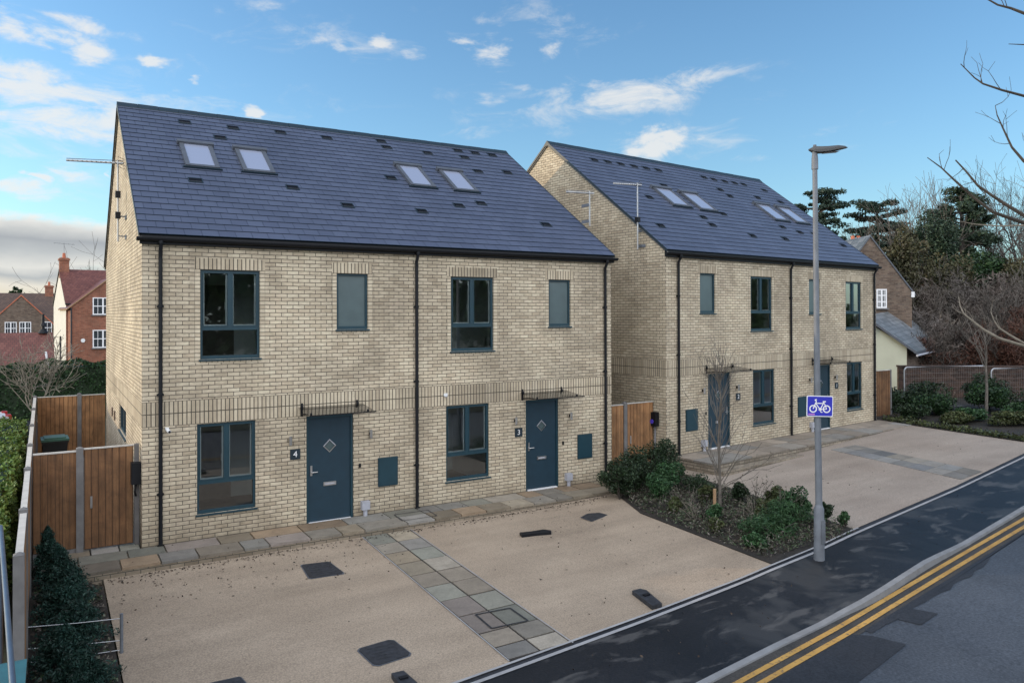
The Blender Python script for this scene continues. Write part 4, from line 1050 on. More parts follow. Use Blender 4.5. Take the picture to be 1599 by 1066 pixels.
low = [(11.62, -3.35, .26, .3, 'leaf_dark', 'small round dark shrub just right of the young bare tree'),
       (10.9, -3.0, .28, .22, 'leaf_olive', 'small olive plant behind the wooden tree stake'),
       (9.95, -3.1, .26, .17, 'leaf_olive', 'small olive plant in the left part of the bed near the drive'),
       (10.05, -4.05, .22, .2, 'leaf_green', 'small fresh green plant just below the tree stake'),
       (9.62, -4.5, .2, .14, 'leaf_olive', 'tiny low plant near the drive edge of the bed'),
       (11.35, -4.25, .24, .18, 'leaf_olive', 'small plant in the middle of the bed right of the tree'),
       (12.02, -3.95, .24, .26, 'leaf_olive', 'loose olive shrub at the back edge of the bed against the far drive'),
       (10.75, -4.75, .26, .2, 'leaf_olive', 'small loose plant in the middle front of the bed'),
       (10.25, -5.4, .74, .22, 'leaf_green', 'wide grassy green clump at the front of the bed left of the lamp post'),
       (11.0, -5.0, .66, .27, 'leaf_green', 'tall green clump just left of the lamp post'),
       (11.75, -4.7, .42, .34, 'leaf_green', 'upright green plant behind the lamp post'),
       (11.75, -5.35, .24, .24, 'leaf_dark', 'small dark round shrub just right of the lamp post'),
       (11.9, -5.75, .17, .15, 'leaf_green', 'small green plant at the pointed road corner of the bed'),
       (9.5, -5.6, .3, .14, 'leaf_green', 'low green clump at the front left corner of the bed')]
for x, y, r, h, mt, lb in low:
    grassy = 'grassy' in lb or 'tall green' in lb
    shrub('bedding_plant', lb, 'plant', x, y, (r, r*.85, h), int(900+6500*r*h*2), (.03 if not grassy else .05), mt, 'low plants in the bed between the houses', 10, .42, stems=6, aspect=.55 if not grassy else .14)
pts = []
for i in range(9000):
    y = rnd.uniform(-6.15, -.7); xl = float(np.interp(-y, [1.1, 2.69, 6.3], [9.95, 9.34, 9.1])); xr = float(np.interp(-y, [.9, 2.94, 4.25, 5.95], [12.55, 12.3, 12.12, 11.7]))
    x = rnd.uniform(xl+.05, xr-.05); k = math.sin(x*5.1+y*2.3)+math.sin(y*6.7-x*1.9)
    pts.append((x, y, g(x)+.02+abs(rnd.gauss(0, .035))*(1.6+k)))
for i in range(1400):
    y = rnd.uniform(-6.0, -.9); xl = float(np.interp(-y, [1.1, 2.69, 6.3], [9.95, 9.34, 9.1])); xr = float(np.interp(-y, [.9, 2.94, 4.25, 5.95], [12.5, 12.25, 12.05, 11.6])); x = rnd.uniform(xl+.1, xr-.1)
    for q in range(3): pts.append((x+rnd.gauss(0, .02), y+rnd.gauss(0, .02), g(x)+.04+q*rnd.uniform(.02, .06)))
tag(arr_mesh('ground_cover', leaf_quads(np.array(pts), .034, .2, aspect=.28), 4, 'litter'), 'leaf litter and low sprigs covering the dark soil of the bed', 'ground cover', kind='stuff')
for i, (x, y, h) in enumerate(((10.35, -2.95, .34), (9.85, -3.75, .3), (11.75, -3.65, .42), (10.9, -4.35, .3), (11.35, -4.75, .4), (10.0, -4.95, .28))):
    root = thing('straggly_plant', ('thin leafless stems behind the bed centre, left of the stake', 'thin brown stems near the drive edge left of the stake', 'thin upright stems by the far drive behind the bed', 'thin brown stems just right below the stake', 'thin stems rising from the green clump by the lamp post', 'short brown stems in the front left of the bed')[i], 'plant', (x, y, g(x)), 0, 'leafless stems in the bed')
    rg = np.random.default_rng(300+i); sg0 = []
    for k in range(9): a = rg.uniform(0, 6.28); branch(sg0, (rg.normal()*.06, rg.normal()*.06, 0), (math.cos(a)*.6, math.sin(a)*.6, 1), h, .006, 1, rg, .4, .1, 2, .6, 3, rmin=.0035)
    arr_mesh('stems', seg_tubes(sg0, 4), 4, 'bark_pale' if i % 2 else 'bark_grey', root)
    P = np.concatenate([np.array([q[1]]) + rg.normal(0, .02, (3, 3)) for q in sg0]); arr_mesh('leaves', leaf_quads(P, .018), 4, 'litter', root)
# young tree with stake
PT = gpt(1124, 795); yt = thing('young_tree', 'slender leafless young tree in the bed before door 2', 'tree', (PT.x, PT.y, g(PT.x)))
rg = np.random.default_rng(5); segs = [((0, 0, 0), (.03, .02, .7), .038, .03), ((.03, .02, .7), (.0, .03, 1.5), .03, .024), ((0, .03, 1.5), (.04, .0, 2.3), .024, .016), ((.04, 0, 2.3), (.02, .02, 3.05), .016, .008), ((.02, .02, 3.05), (.06, .0, 3.6), .008, .004)]
arr_mesh('trunk', seg_tubes(segs[:3], 7), 4, 'bark_grey', yt)
br = segs[3:]
for (ax, az_) in ((.8, .45), (.75, .65), (.6, .8)): branch(br, (.02, .02, .35+.1*ax), (ax*.86, -ax*.5, az_), .75, .012, 2, rg, .3, .1, 2, .6, 3, rmin=.004)
for i in range(40):
    z = rg.uniform(.4, 2.8); a = rg.uniform(0, 6.28)
    branch(br, (.02, .02, z), (math.cos(a)*.4, math.sin(a)*.4, 1.05), rg.uniform(.6, 1.0)*(1.1-z*.2), .011, 2, rg, .32, .2, 2, .6, 3, rmin=.0035)
arr_mesh('branches', seg_tubes(br, 4), 4, 'bark_grey', yt)
st = thing('tree_stake', 'pale wooden stake beside the young bare tree', 'stake', (gpt(1116, 806).x, gpt(1116, 806).y, g(10.8)))
p = MB(); p.tube([(0, 0, -.1), (0, 0, .56)], .034, 'stake_wood', 10); p.build('post', st)
p = MB(); p.tube([(.0, 0, .5), (.12, .16, .52), (.2, .3, .5)], .012, 'black_plastic', 6); p.build('tie', st)
# conifers along the side fence
for i, (x, y, rx, h, lb) in enumerate(((-1.44, -.30, .24, .78, 'tall blue green conifer against the side fence, nearest the side gate'), (-1.30, -1.05, .36, .66, 'blue green conifer second from the side gate'),
                       (-1.20, -1.85, .44, .60, 'blue green conifer third from the side gate'), (-1.22, -2.65, .46, .58, 'blue green conifer just behind the upper wire'),
                       (-1.12, -3.45, .48, .5, 'blue green conifer between the upper and middle wires'), (-1.25, -4.3, .46, .5, 'blue green conifer at the lower left below the wires'), (-1.1, -5.1, .46, .45, 'blue green conifer at the drive edge near the bottom of the photo'))):
    root = thing('conifer_shrub', lb, 'conifer', (x, y, g(x)), rnd.uniform(0, 6), 'conifers by the side fence')
    n = 8500; t = nr.random(n)**.8; zc = .04+t*h*(.85+.15*nr.random(n))
    prof = rx*(1-t)**.6*(.85+.2*np.sin(t*23+i)); a = nr.random(n)*6.283; r_ = prof*(.45+.6*nr.random(n))*(1+.25*np.sin(a*4+t*7+i)+.15*np.sin(a*9-t*15))
    P = np.stack([np.cos(a)*r_, np.sin(a)*r_, zc-.1*r_], 1)
    arr_mesh('foliage', leaf_quads(P, .024, 0, aspect=.3), 4, 'leaf_conifer', root)
    arr_mesh('trunk', seg_tubes([((0, 0, -.05), (0, 0, h*.9), .025, .008)], 6), 4, 'bark_dark', root)
pts = [(rnd.uniform(-1.6, -.72), rnd.uniform(-7.2, -.9), g(-1)+.02+abs(rnd.gauss(0, .03))) for i in range(1500)]
tag(arr_mesh('ground_cover', leaf_quads(np.array(pts), .03, .4), 4, 'litter'), 'leaf litter under the conifers beside the fence', 'ground cover', kind='stuff')
# planting right of the far house
rp = [(25.3, .9, .55, .42, 'leaf_dark', 'dark shrub in the right bed nearest the board fence'), (26.0, 2.3, .7, .6, 'leaf_dark', 'dark shrub behind others by the board fence in the right bed'),
      (26.9, .95, .8, .55, 'leaf_hedge', 'mid green shrub in the right bed left of the staked tree'), (27.6, 2.0, .9, .8, 'leaf_dark', 'tall dark shrub in the right bed before the brick garden wall'),
      (25.4, -.6, .5, .3, 'leaf_olive', 'low olive shrub at the drive edge of the right bed'), (26.3, -.55, .55, .32, 'leaf_green', 'low bright shrub in the right bed, drive side of the staked tree'),
      (28.9, .3, .85, .8, 'leaf_hedge', 'bushy green shrub just right of the staked tree'), (30.0, .6, .9, .9, 'leaf_dark', 'dark shrub in the right bed against the mesh fence'),
      (26.3, -1.9, .6, .35, 'leaf_olive', 'low olive shrub at the right edge of the photo by the drive'), (27.5, -1.9, .75, .5, 'leaf_hedge', 'green shrub at the right edge of the photo behind the low olive shrub'),
      (29.4, -1.3, .9, .75, 'leaf_dark', 'dark shrub at the right edge of the photo below the mesh fence')]
for x, y, r, h, mt, lb in rp:
    shrub('border_shrub', lb, 'shrub', x, y, (r*1.35, r*1.1, h*.8), 4600, .045, mt, 'shrubs in the right bed', 14, .42)
pts = []
for i in range(1500):
    t = rnd.random(); y = 1.35-5.1*t; x = float(np.interp(-y, [-1.44, 1, 2.4, 4], [24.1, 23.8, 23.65, 23.5]))+abs(rnd.gauss(0, .3))
    pts.append((x, y, g(x)+.03+abs(rnd.gauss(0, .06))))
tag(arr_mesh('ground_cover', leaf_quads(np.array(pts), .05, .3), 4, 'leaf_olive'), 'low ground cover edging the right bed along the far drive', 'ground cover', kind='stuff')

# hedges on the left
def hedge(name, label, x0, x1, y0, y1, z0, z1, n, size, mat, group=None, wav=.1, rz=0, origin=None):
    ox, oy = origin if origin else ((x0+x1)/2, (y0+y1)/2)
    root = thing(name, label, 'hedge', (ox, oy, z0), rz, group)
    w, d, h = x1-x0, y1-y0, z1-z0
    A = [w*d*1.2, d*h, d*h, w*h, w*h]; pr = np.array(A)/sum(A); k = nr.choice(5, n, p=pr)
    u = nr.random(n); v = nr.random(n); e = np.abs(nr.normal(0, .05, n))
    P = np.zeros((n, 3))
    X = lambda: (u-.5)*w
    P[:, 0] = np.where(k == 0, (u-.5)*w, np.where(k == 1, -w/2+e, np.where(k == 2, w/2-e, (u-.5)*w)))
    P[:, 1] = np.where(k == 0, (v-.5)*d, np.where(k <= 2, (u-.5)*d, np.where(k == 3, -d/2+e, d/2-e)))
    P[:, 2] = np.where(k == 0, h-e, v*h)
    f = np.sin(P[:, 0]*1.7+P[:, 1]*1.1)+np.sin(P[:, 1]*2.9+P[:, 2]*3)+np.sin(P[:, 0]*5.3)
    P[:, 2] += wav*f*.5*(P[:, 2]/h); P[:, 0] += wav*.5*np.sin(P[:, 1]*2.3+P[:, 2]*2)
    P += nr.normal(0, .02, P.shape)
    arr_mesh('foliage', leaf_quads(P, size), 4, mat, root)
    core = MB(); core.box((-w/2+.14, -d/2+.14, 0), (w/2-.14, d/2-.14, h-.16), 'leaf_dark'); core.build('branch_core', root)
    return root
hedge('privet_hedge', 'yellow green privet hedge along the outside of the side fence', -4.0, -2.0, -2.4, 11.5, -.35, 1.17, 30000, .038, 'leaf_privet')
hedge('garden_hedge', 'long dark green clipped hedge behind the rear fence and lane', -9, 5.5, 24.5, 26.0, -.5, 1.98, 26000, .06, 'leaf_hedge', wav=.16)

# ------------------------------------------------------------------ houses in the background, left
def gable_block(mb, x0, x1, y0, y1, z0, ze, zr, wall, roofm, axis='x', over=.25, side_wall=None):
    """box with a pitched roof, ridge along axis"""
    sw = side_wall or wall
    if axis == 'x':
        ym = (y0+y1)/2
        mb.face([(x0, y0, z0), (x1, y0, z0), (x1, y0, ze), (x0, y0, ze)], wall, [(x0, z0), (x1, z0), (x1, ze), (x0, ze)])
        mb.face([(x1, y1, z0), (x0, y1, z0), (x0, y1, ze), (x1, y1, ze)], wall, [(x1, z0), (x0, z0), (x0, ze), (x1, ze)])
        for X in (x0, x1): P = [(X, y0, z0), (X, y0, ze), (X, ym, zr), (X, y1, ze), (X, y1, z0)]; mb.face(P, sw, [(p[1], p[2]) for p in P])
    else:
        xm = (x0+x1)/2
        for Y in (y0, y1): P = [(x0, Y, z0), (x1, Y, z0), (x1, Y, ze), (xm, Y, zr), (x0, Y, ze)]; mb.face(P, wall, [(p[0], p[2]) for p in P])
        for X in (x0, x1): P = [(X, y0, z0), (X, y1, z0), (X, y1, ze), (X, y0, ze)]; mb.face(P, sw, [(p[1], p[2]) for p in P])
def gable_roof(mb, x0, x1, y0, y1, ze, zr, mat, axis='x', over=.25, eo=.3, th=.14, edge='black_plastic'):
    if axis == 'x':
        ym = (y0+y1)/2; k = (zr-ze)/(ym-y0); L = math.hypot(ym-y0+eo, (ym-y0+eo)*k)
        for s in (-1, 1):
            ye = ym+s*(ym-y0+eo); zee = ze-eo*k
            q = [(x0-over, ye, zee+th), (x1+over, ye, zee+th), (x1+over, ym, zr+th), (x0-over, ym, zr+th)]
            mb.face(q, mat, [(x0, 0), (x1, 0), (x1, L), (x0, L)]); b = [(p[0], p[1], p[2]-th+.01) for p in q]; mb.face(b[::-1], edge)
            for i in range(4): j = (i+1) % 4; mb.face([b[i], b[j], q[j], q[i]], edge)
    else:
        xm = (x0+x1)/2; k = (zr-ze)/(xm-x0); L = math.hypot(xm-x0+eo, (xm-x0+eo)*k)
        for s in (-1, 1):
            xe = xm+s*(xm-x0+eo); zee = ze-eo*k
            q = [(xe, y0-over, zee+th), (xm, y0-over, zr+th), (xm, y1+over, zr+th), (xe, y1+over, zee+th)]
            mb.face(q, mat, [(0, 0), (0, L), (5, L), (5, 0)]); b = [(p[0], p[1], p[2]-th+.01) for p in q]; mb.face(b[::-1], edge)
            for i in range(4): j = (i+1) % 4; mb.face([b[i], b[j], q[j], q[i]], edge)
def sash_window(parent, xa, xb, za, zb, y, cols=2, rows=2, frame='sign_white'):
    f = MB(); t = .07
    f.box((xa, y-.05, za), (xa+t, y+.02, zb), frame); f.box((xb-t, y-.05, za), (xb, y+.02, zb), frame); f.box((xa+t, y-.05, za), (xb-t, y+.02, za+t), frame); f.box((xa+t, y-.05, zb-t), (xb-t, y+.02, zb), frame)
    xm = (xa+xb)/2
    for i in range(1, cols): x = xa+(xb-xa)*i/cols; f.box((x-.05, y-.048, za+t), (x+.05, y+.018, zb-t), frame)
    for i in range(1, rows): z = za+(zb-za)*i/rows; f.box((xa+t, y-.044, z-.03), (xb-t, y+.014, z+.03), frame)
    for i in range(cols): x = xa+(xb-xa)*(i+.5)/cols; f.box((x-.015, y-.04, za+t), (x+.015, y+.01, zb-t), frame)
    o = f.build('window', parent)
    p = MB(); p.face([(xa+t, y-.01, za+t), (xb-t, y-.01, za+t), (xb-t, y-.01, zb-t), (xa+t, y-.01, zb-t)], 'dark_glass'); p.build('pane', o)
    s = MB(); s.box((xa-.08, y-.12, za-.08), (xb+.08, y+.01, za-.005), 'concrete'); s.build('sill', o)
    return o
def chimney(parent, x, y, z0, z1, w, mat, pots=1, potm='terracotta'):
    m_ = MB(); m_.box((x-w/2, y-w/2, z0), (x+w/2, y+w/2, z1), mat); m_.box((x-w/2-.06, y-w/2-.06, z1-.2), (x+w/2+.06, y+w/2+.06, z1-.06), mat); c = m_.build('chimney', parent)
    for i in range(pots):
        q = MB(); xx = x+(i-(pots-1)/2)*w*.55; q.tube([(xx, y, z1-.02), (xx, y, z1+.38)], [.13, .10], potm, 10); q.build('chimney_pot', c)
    return c
# three storey red house
P0 = at(103, 592, 55); TH = R(6)
rh = thing('brick_house', 'tall red brick house with cream rendered end and white windows beyond the rear fence', 'house', (P0.x, P0.y, 0), TH)
gz = -1.2; ppm = 1183.5/55
w = MB(); gable_block(w, 0, 9, 0, 7.2, gz, 5.0, 7.55, 'red_brick', None, 'x', side_wall='cream_render'); w.build('wall', rh)
r_ = MB(); gable_roof(r_, 0, 9, 0, 7.2, 5.0, 7.55, 'red_tile', 'x', .06, .15); ro = r_.build('roof', rh)
w = MB(); gable_block(w, .12, 4.9, -1.3, 3.0, gz, 4.75, 6.75, 'red_brick', None, 'y'); w.build('front_wing', rh)
r_ = MB(); gable_roof(r_, .12, 4.9, -1.3, 3.2, 4.75, 6.75, 'red_tile', 'y', .12, .25, .1, 'stake_wood'); r_.build('wing_roof', rh)
for za, zb in ((4.20, 5.45), (1.80, 3.10), (-.75, .25)): sash_window(rh, 1.52, 2.85, za, zb, -1.3, 2, 2)
chimney(rh, .3, 3.6, 7.0, 8.55, .62, 'red_brick', 1)
d = MB(); d.tube([(.16, -1.36, 4.7), (.16, -1.36, gz)], .05, 'cast_iron', 8); d.build('downpipe', rh)
d = MB(); d.tube([(-.06, 2.6, 2.6), (-.06, 2.6, gz)], .06, 'cast_iron', 8); d.build('downpipe', rh)
d = MB(); d.tube([(.9, -1.38, 2.35), (.9, -1.31, 2.35)], .14, 'white_plastic', 14); d.build('alarm_box', rh)
d = MB(); d.tube([(.3, 3.6, 8.6), (.3, 3.6, 9.7)], .015, 'galv', 5); d.tube([(-.4, 3.6, 9.68), (1.0, 3.6, 9.6)], .012, 'galv', 5)
for i in range(5): d.tube([(-.3+.3*i, 3.3, 9.67), (-.3+.3*i, 3.9, 9.65)], .008, 'galv', 4)
d.build('tv_aerial', rh)
# brown gabled house
P0 = at(33, 560, 72)
bh = thing('brick_house', 'brown brick house with wide front gable and pale windows at the far left', 'house', (P0.x, P0.y, 0), R(3))
w = MB(); gable_block(w, -2.6, 2.6, 0, 6, -2.5, 3.3, 6.0, 'old_brick', None, 'y'); w.build('wall', bh)
r_ = MB(); gable_roof(r_, -2.6, 2.6, 0, 6, 3.3, 6.0, 'brown_tile', 'y', .08, .2, .14, 'terracotta'); r_.build('gable_roof', bh)
w = MB(); gable_block(w, -7, 3.6, 1.2, 8, -2.5, 3.1, 6.25, 'old_brick', None, 'x'); w.build('rear_wing', bh)
r_ = MB(); gable_roof(r_, -7, 3.6, 1.2, 8, 3.1, 6.25, 'brown_tile', 'x', .1, .2); r_.build('roof', bh)
for xa in (-1.3, -.15): sash_window(bh, xa, xa+.95, 2.35, 3.55, 0, 2, 2)
sash_window(bh, 1.75, 2.5, 2.4, 3.55, 0, 1, 2)
chimney(bh, 2.5, 4.6, 5.6, 7.2, .7, 'red_brick', 1)
# low red tiled outbuilding
P0 = at(86, 600, 46)
ga = thing('garage', 'low outbuilding with red tiled roof behind the dark hedge', 'garage', (P0.x, P0.y, 0), R(2))
w = MB(); gable_block(w, -6, -.1, 0, 5.0, -1.4, .75, 2.95, 'red_brick', None, 'x'); w.build('wall', ga)
r_ = MB(); gable_roof(r_, -6, -.1, 0, 5.0, .75, 2.95, 'red_tile', 'x', .1, .25); r_.build('roof', ga)
gt = MB(); gt.box((-6, -.4, .5), (0, -.3, .62), 'white_plastic'); gt.build('gutter', ga)
d = MB(); d.tube([(-.55, 2.5, 2.9), (-.55, 2.5, 4.25)], [.1, .07], 'black_plastic', 8); d.tube([(-.55, 2.5, 3.05), (-.55, 2.5, 3.3)], [.3, .14], 'black_plastic', 10); d.tube([(-.55, 2.5, 3.5), (-.55, 2.5, 3.72)], [.18, .1], 'black_plastic', 10); d.build('roof_finial', ga)
d = MB(); d.tube([(-.5, -.5, 2.0), (-.28, -.55, .5), (-.1, -.55, -1.0)], .06, 'white_plastic', 8); d.build('downpipe', ga)
# parked car, only its tail end in view at the left edge
P0 = at(-98, 655, 26.5)
pc = thing('parked_car', 'pale car with red tail lamp parked in the lane at the far left edge', 'car', (P0.x, P0.y, -.3), R(8))
prof = [(-2.1, .35), (-2.15, .8), (-1.95, 1.0), (-1.5, 1.42), (.2, 1.46), (1.0, .98), (2.0, .85), (2.1, .35)]
b = MB(); half = .85
for (a, z1), (c, z2) in zip(prof, prof[1:]):
    ka = .86 if z1 > 1.2 else 1; kc = .86 if z2 > 1.2 else 1
    b.face([(a, -half*ka, z1), (c, -half*kc, z2), (c, half*kc, z2), (a, half*ka, z1)], 'car_paint')
for s in (-1, 1): b.face([(x, s*half*(.86 if z > 1.2 else 1), z) for x, z in prof], 'car_paint')
b.face([(prof[0][0], -half, .35), (prof[0][0], half, .35), (prof[-1][0], half, .35), (prof[-1][0], -half, .35)], 'black_plastic'); b.build('body', pc)
for x in (-1.3, 1.3):
    for s in (-1, 1):
        t_ = MB(); t_.tube([(x, s*.72, .32), (x, s*.88, .32)], .32, 'tyre', 18); wh = t_.build('wheel', pc); q = MB(); q.tube([(x, s*.87, .32), (x, s*.89, .32)], .2, 'steel', 14); q.build('rim', wh)
for s in (-1, 1):
    q = MB(); q.box((1.93, s*.62-.14, .72), (2.1, s*.62+.14, .9), 'car_red'); q.build('tail_lamp', pc)
    q = MB(); q.face([(-1.35, s*.82, 1.02), (.72, s*.82, 1.02), (.15, s*.765, 1.38), (-1.25, s*.765, 1.38)], 'dark_glass'); q.build('window', pc)

# ------------------------------------------------------------------ right background: old house, wall, mesh fence
P0 = at(1367, 575, 41)
oh = thing('cottage', 'old brown brick cottage with slate roof and red chimney pots behind the far house', 'house', (P0.x, P0.y, 0), R(-31))
w = MB(); gable_block(w, -2.5, 2.0, 0, 9, -.3, 5.3, 8.25, 'old_brick', None, 'y'); w.build('wall', oh)
r_ = MB(); gable_roof(r_, -2.5, 2.0, 0, 9, 5.3, 8.25, 'old_slate', 'y', .05, .2, .12, 'lead'); r_.build('roof', oh)
sash_window(oh, .06, .62, 4.42, 5.45, 0, 2, 3)
cv = at(1336, 369, 46); lv = Matrix.Rotation(R(31), 3, 'Z') @ Vector((cv.x-P0.x, cv.y-P0.y, 0)); chimney(oh, lv.x, lv.y, 6.0, cv.z-.36, .62, 'old_brick', 2)
d = MB(); d.box((1.95, -.06, 5.0), (2.12, -.01, 5.3), 'sign_white'); d.build('bargeboard_end', oh)
# lean-to outbuilding with slate slope
P0 = Vector(at(1416, 590, 36.5)); lt = thing('outbuilding', 'pale rendered outbuilding with mossy grey slate roof beside the board fence', 'outbuilding', P0, 0)
def q_(px_, py_, dp): return at(px_, py_, dp)-P0
eN, eF, rN, rF = q_(1431, 553, 36), q_(1474, 543, 43), q_(1350, 496, 36.6), q_(1404, 487.5, 43.6)
w = MB(); cA = q_(1416, 540.5, 36.3); cB = q_(1416, 612, 36.3); cC = q_(1345, 612, 36.9); cD = q_(1345, 497, 36.9)
w.face([cC, cB, cA, cD], 'green_render', [(0, 0), (2.4, 0), (2.4, 2.5), (0, 4)])
dB = q_(1462, 600, 42.6); dA = q_(1462, 547, 42.6); dA.z = cA.z; dB.z = cB.z
w.face([cB, dB, dA, cA], 'old_brick', [(0, 0), (6.5, 0), (6.5, 2.3), (0, 2.3)]); w.build('wall', lt)
r_ = MB(); A = [eN, eF, rF, rN]; up3 = Vector((0, 0, .13))
r_.face([p+up3 for p in A], 'old_slate', [(0, 0), (7, 0), (7, 3.2), (0, 3.2)]); r_.face(A[::-1], 'lead')
for i in range(4): j = (i+1) % 4; r_.face([A[i], A[j], A[j]+up3, A[i]+up3], 'lead')
rL, rLF = rN+(rN-eN)*.6, rF+(rF-eF)*.6; rL.z = rN.z-1.0; rLF.z = rF.z-1.0
r_.face([rN+up3, rF+up3, rLF, rL], 'old_slate', [(0, 0), (7, 0), (7, 2), (0, 2)]); r_.build('roof', lt)
d = MB(); o_ = Vector((0, 0, -.03))+(eN-rN).normalized()*.05; d.tube([eN+o_, eF+o_], .055, 'grey_plastic', 8); d.build('gutter', lt)
wA = cA+(dA-cA)*.62; wB = cA+(dA-cA)*.74; n_o = (eN-rN); n_o.z = 0; n_o.normalize(); M_ = MB()
for zz0, zz1, mt, of in ((-.95, -.25, 'sign_white', .04), (-.88, -.32, 'dark_glass', .05)):
    M_.face([wA+n_o*of+Vector((0, 0, zz0)), wB+n_o*of+Vector((0, 0, zz0)), wB+n_o*of+Vector((0, 0, zz1)), wA+n_o*of+Vector((0, 0, zz1))], mt)
M_.build('window', lt)
# brick garden wall
a_, b_2 = at(1405, 600, 34.0), at(1720, 600, 33.0)
dv = Vector((b_2.x-a_.x, b_2.y-a_.y)); gwl = thing('garden_wall', 'old dark brick garden wall behind the mesh fence on the right', 'wall', (a_.x, a_.y, .3), math.atan2(dv.y, dv.x))
w = MB(); w.box((0, 0, -.5), (dv.length, .3, 1.42), 'garden_brick'); w.build('brickwork', gwl)
w = MB(); w.box((-.03, -.04, 1.421), (dv.length+.03, .34, 1.5), 'garden_brick'); w.build('coping', gwl)
# site mesh fence panels
def mesh_panel(label, p0, p1, zt):
    d = Vector((p1.x-p0.x, p1.y-p0.y)); L = d.length; z0 = .36
    root = thing('mesh_fence_panel', label, 'fence panel', (p0.x, p0.y, z0), math.atan2(d.y, d.x), 'temporary mesh fence panels'); h = zt-z0
    f = MB(); rr = .16; path = [(0, 0, 0), (0, 0, h-rr)]
    path += [(rr-rr*math.cos(R(a)), 0, h-rr+rr*math.sin(R(a))) for a in (20, 40, 60, 80)] + [(L-rr+rr*math.sin(R(a)), 0, h-rr+rr*math.cos(R(a))) for a in (10, 30, 50, 70)] + [(L, 0, h-rr), (L, 0, 0)]
    f.tube(path, .026, 'wire', 8); f.tube([(0, 0, .12), (L, 0, .12)], .02, 'wire', 6); f.build('frame', root)
    m_ = MB(); n = int(L/.1)
    for i in range(1, n): m_.face([(L*i/n-.0014, 0, .12), (L*i/n+.0014, 0, .12), (L*i/n+.0014, 0, h), (L*i/n-.0014, 0, h)], 'wire')
    for i in range(1, 9): m_.face([(0, .003, .12+i*h/9-.0014), (L, .003, .12+i*h/9-.0014), (L, .003, .12+i*h/9+.0014), (0, .003, .12+i*h/9+.0014)], 'wire')
    m_.build('mesh', root)
q0, q1, q2, q3 = at(1412, 573, 29.5), at(1540, 575, 30.2), at(1548, 575, 30.2), at(1690, 577, 31)
mesh_panel('mesh fence panel with rounded steel frame, left of the staked tree', q0, q1, q0.z)
mesh_panel('mesh fence panel with rounded steel frame, cut by the right edge of the photo', q2, q3, q2.z)
# small tree in the right bed
P0 = gpt(1540, 652); ty = thing('young_tree', 'young bare tree with pale trunk in the right bed', 'tree', (P0.x, P0.y, g(P0.x)))
rg = np.random.default_rng(21); sg_ = [((0, 0, 0), (.05, 0, 1.1), .06, .05), ((.05, 0, 1.1), (.10, .05, 1.9), .05, .03)]
arr_mesh('trunk', seg_tubes(sg_, 8), 4, 'bark_grey', ty); br = []
for i in range(6): a = rg.uniform(0, 6.28); branch(br, (.1, .04, rg.uniform(1.5, 2.1)), (math.cos(a)*.35, math.sin(a)*.35, 1), .9, .022, 2, rg, .35, .2, 3, .65, 3, rmin=.004)
arr_mesh('branches', seg_tubes(br, 4), 4, 'bark_grey', ty)

# ------------------------------------------------------------------ trees
def bare_tree(label, base, H, r, seed, mat='bark_grey', depth=5, kids=3, spread=.5, rmin=.012, group='bare trees', name='bare_tree', up=.12, twigmat=None):
    root = thing(name, label, 'tree', base, 0, group); rg = np.random.default_rng(seed)
    t = [((0, 0, -.2), (rg.normal()*.1, 0, H*.3), r, r*.8)]; p1 = t[0][1]
    arr_mesh('trunk', seg_tubes(t, 8), 4, mat, root); br = []
    for i in range(4): a = rg.uniform(0, 6.28); branch(br, p1 if i else p1, (math.cos(a)*.5, math.sin(a)*.5, 1), H*.36, r*.6, depth-1, rg, spread, up, kids, .72, 3, rmin=rmin)
    arr_mesh('crown', seg_tubes(br, 3), 4, twigmat or mat, root); return root
def cedar(label, base, H, spread, seed, mat='leaf_cedar', tiers=9, name='cedar_tree', nper=520, droop=.05, size=.13, bare=.25, skip=.18):
    root = thing(name, label, 'tree', base, 0, 'evergreen trees'); rg = np.random.default_rng(seed)
    arr_mesh('trunk', seg_tubes([((0, 0, -.3), (0, 0, H*.55), H*.03, H*.018), ((0, 0, H*.55), (.1, 0, H*.97), H*.018, .03)], 8), 4, 'bark_dark', root)
    P = []; sg = []
    for i in range(tiers):
        t = i/(tiers-1); zb = H*(bare+(1-bare)*t*.98); gap = H*(1-bare)/tiers; Lm = spread*(1-t)**.7*(.75+.5*rg.random())+.35
        for k in range(rg.integers(4, 7)):
            if rg.random() < skip: continue
            z = zb+rg.uniform(-.6, .6)*gap
            a = rg.uniform(0, 6.28); L = Lm*(.55+.6*rg.random()); rise = rg.uniform(-.12, .5)
            e = np.array([math.cos(a)*L, math.sin(a)*L, z+rise*L-droop*L]); s0 = np.array([0, 0, z])
            sg.append((s0, e, .05+.012*L, .015))
            n = int(nper*L/spread)+40; u = .2+.85*rg.random(n)**.75
            wdt = L*.24*np.sin(np.clip(u, 0, 1)*2.9)+.10
            q = s0+(e-s0)*u[:, None]; side = np.array([-math.sin(a), math.cos(a), 0])
            q = q+side*(rg.normal(0, 1, n)*wdt)[:, None]; q[:, 2] += rg.normal(0, .07, n)+.06*np.sin(u*14)-.12*np.abs(rg.normal(0, .6, n))
            P.append(q)
    arr_mesh('crown', leaf_quads(np.concatenate(P), size, .45, rg, .4), 4, mat, root); arr_mesh('limbs', seg_tubes(sg, 5), 4, 'bark_dark', root); return root
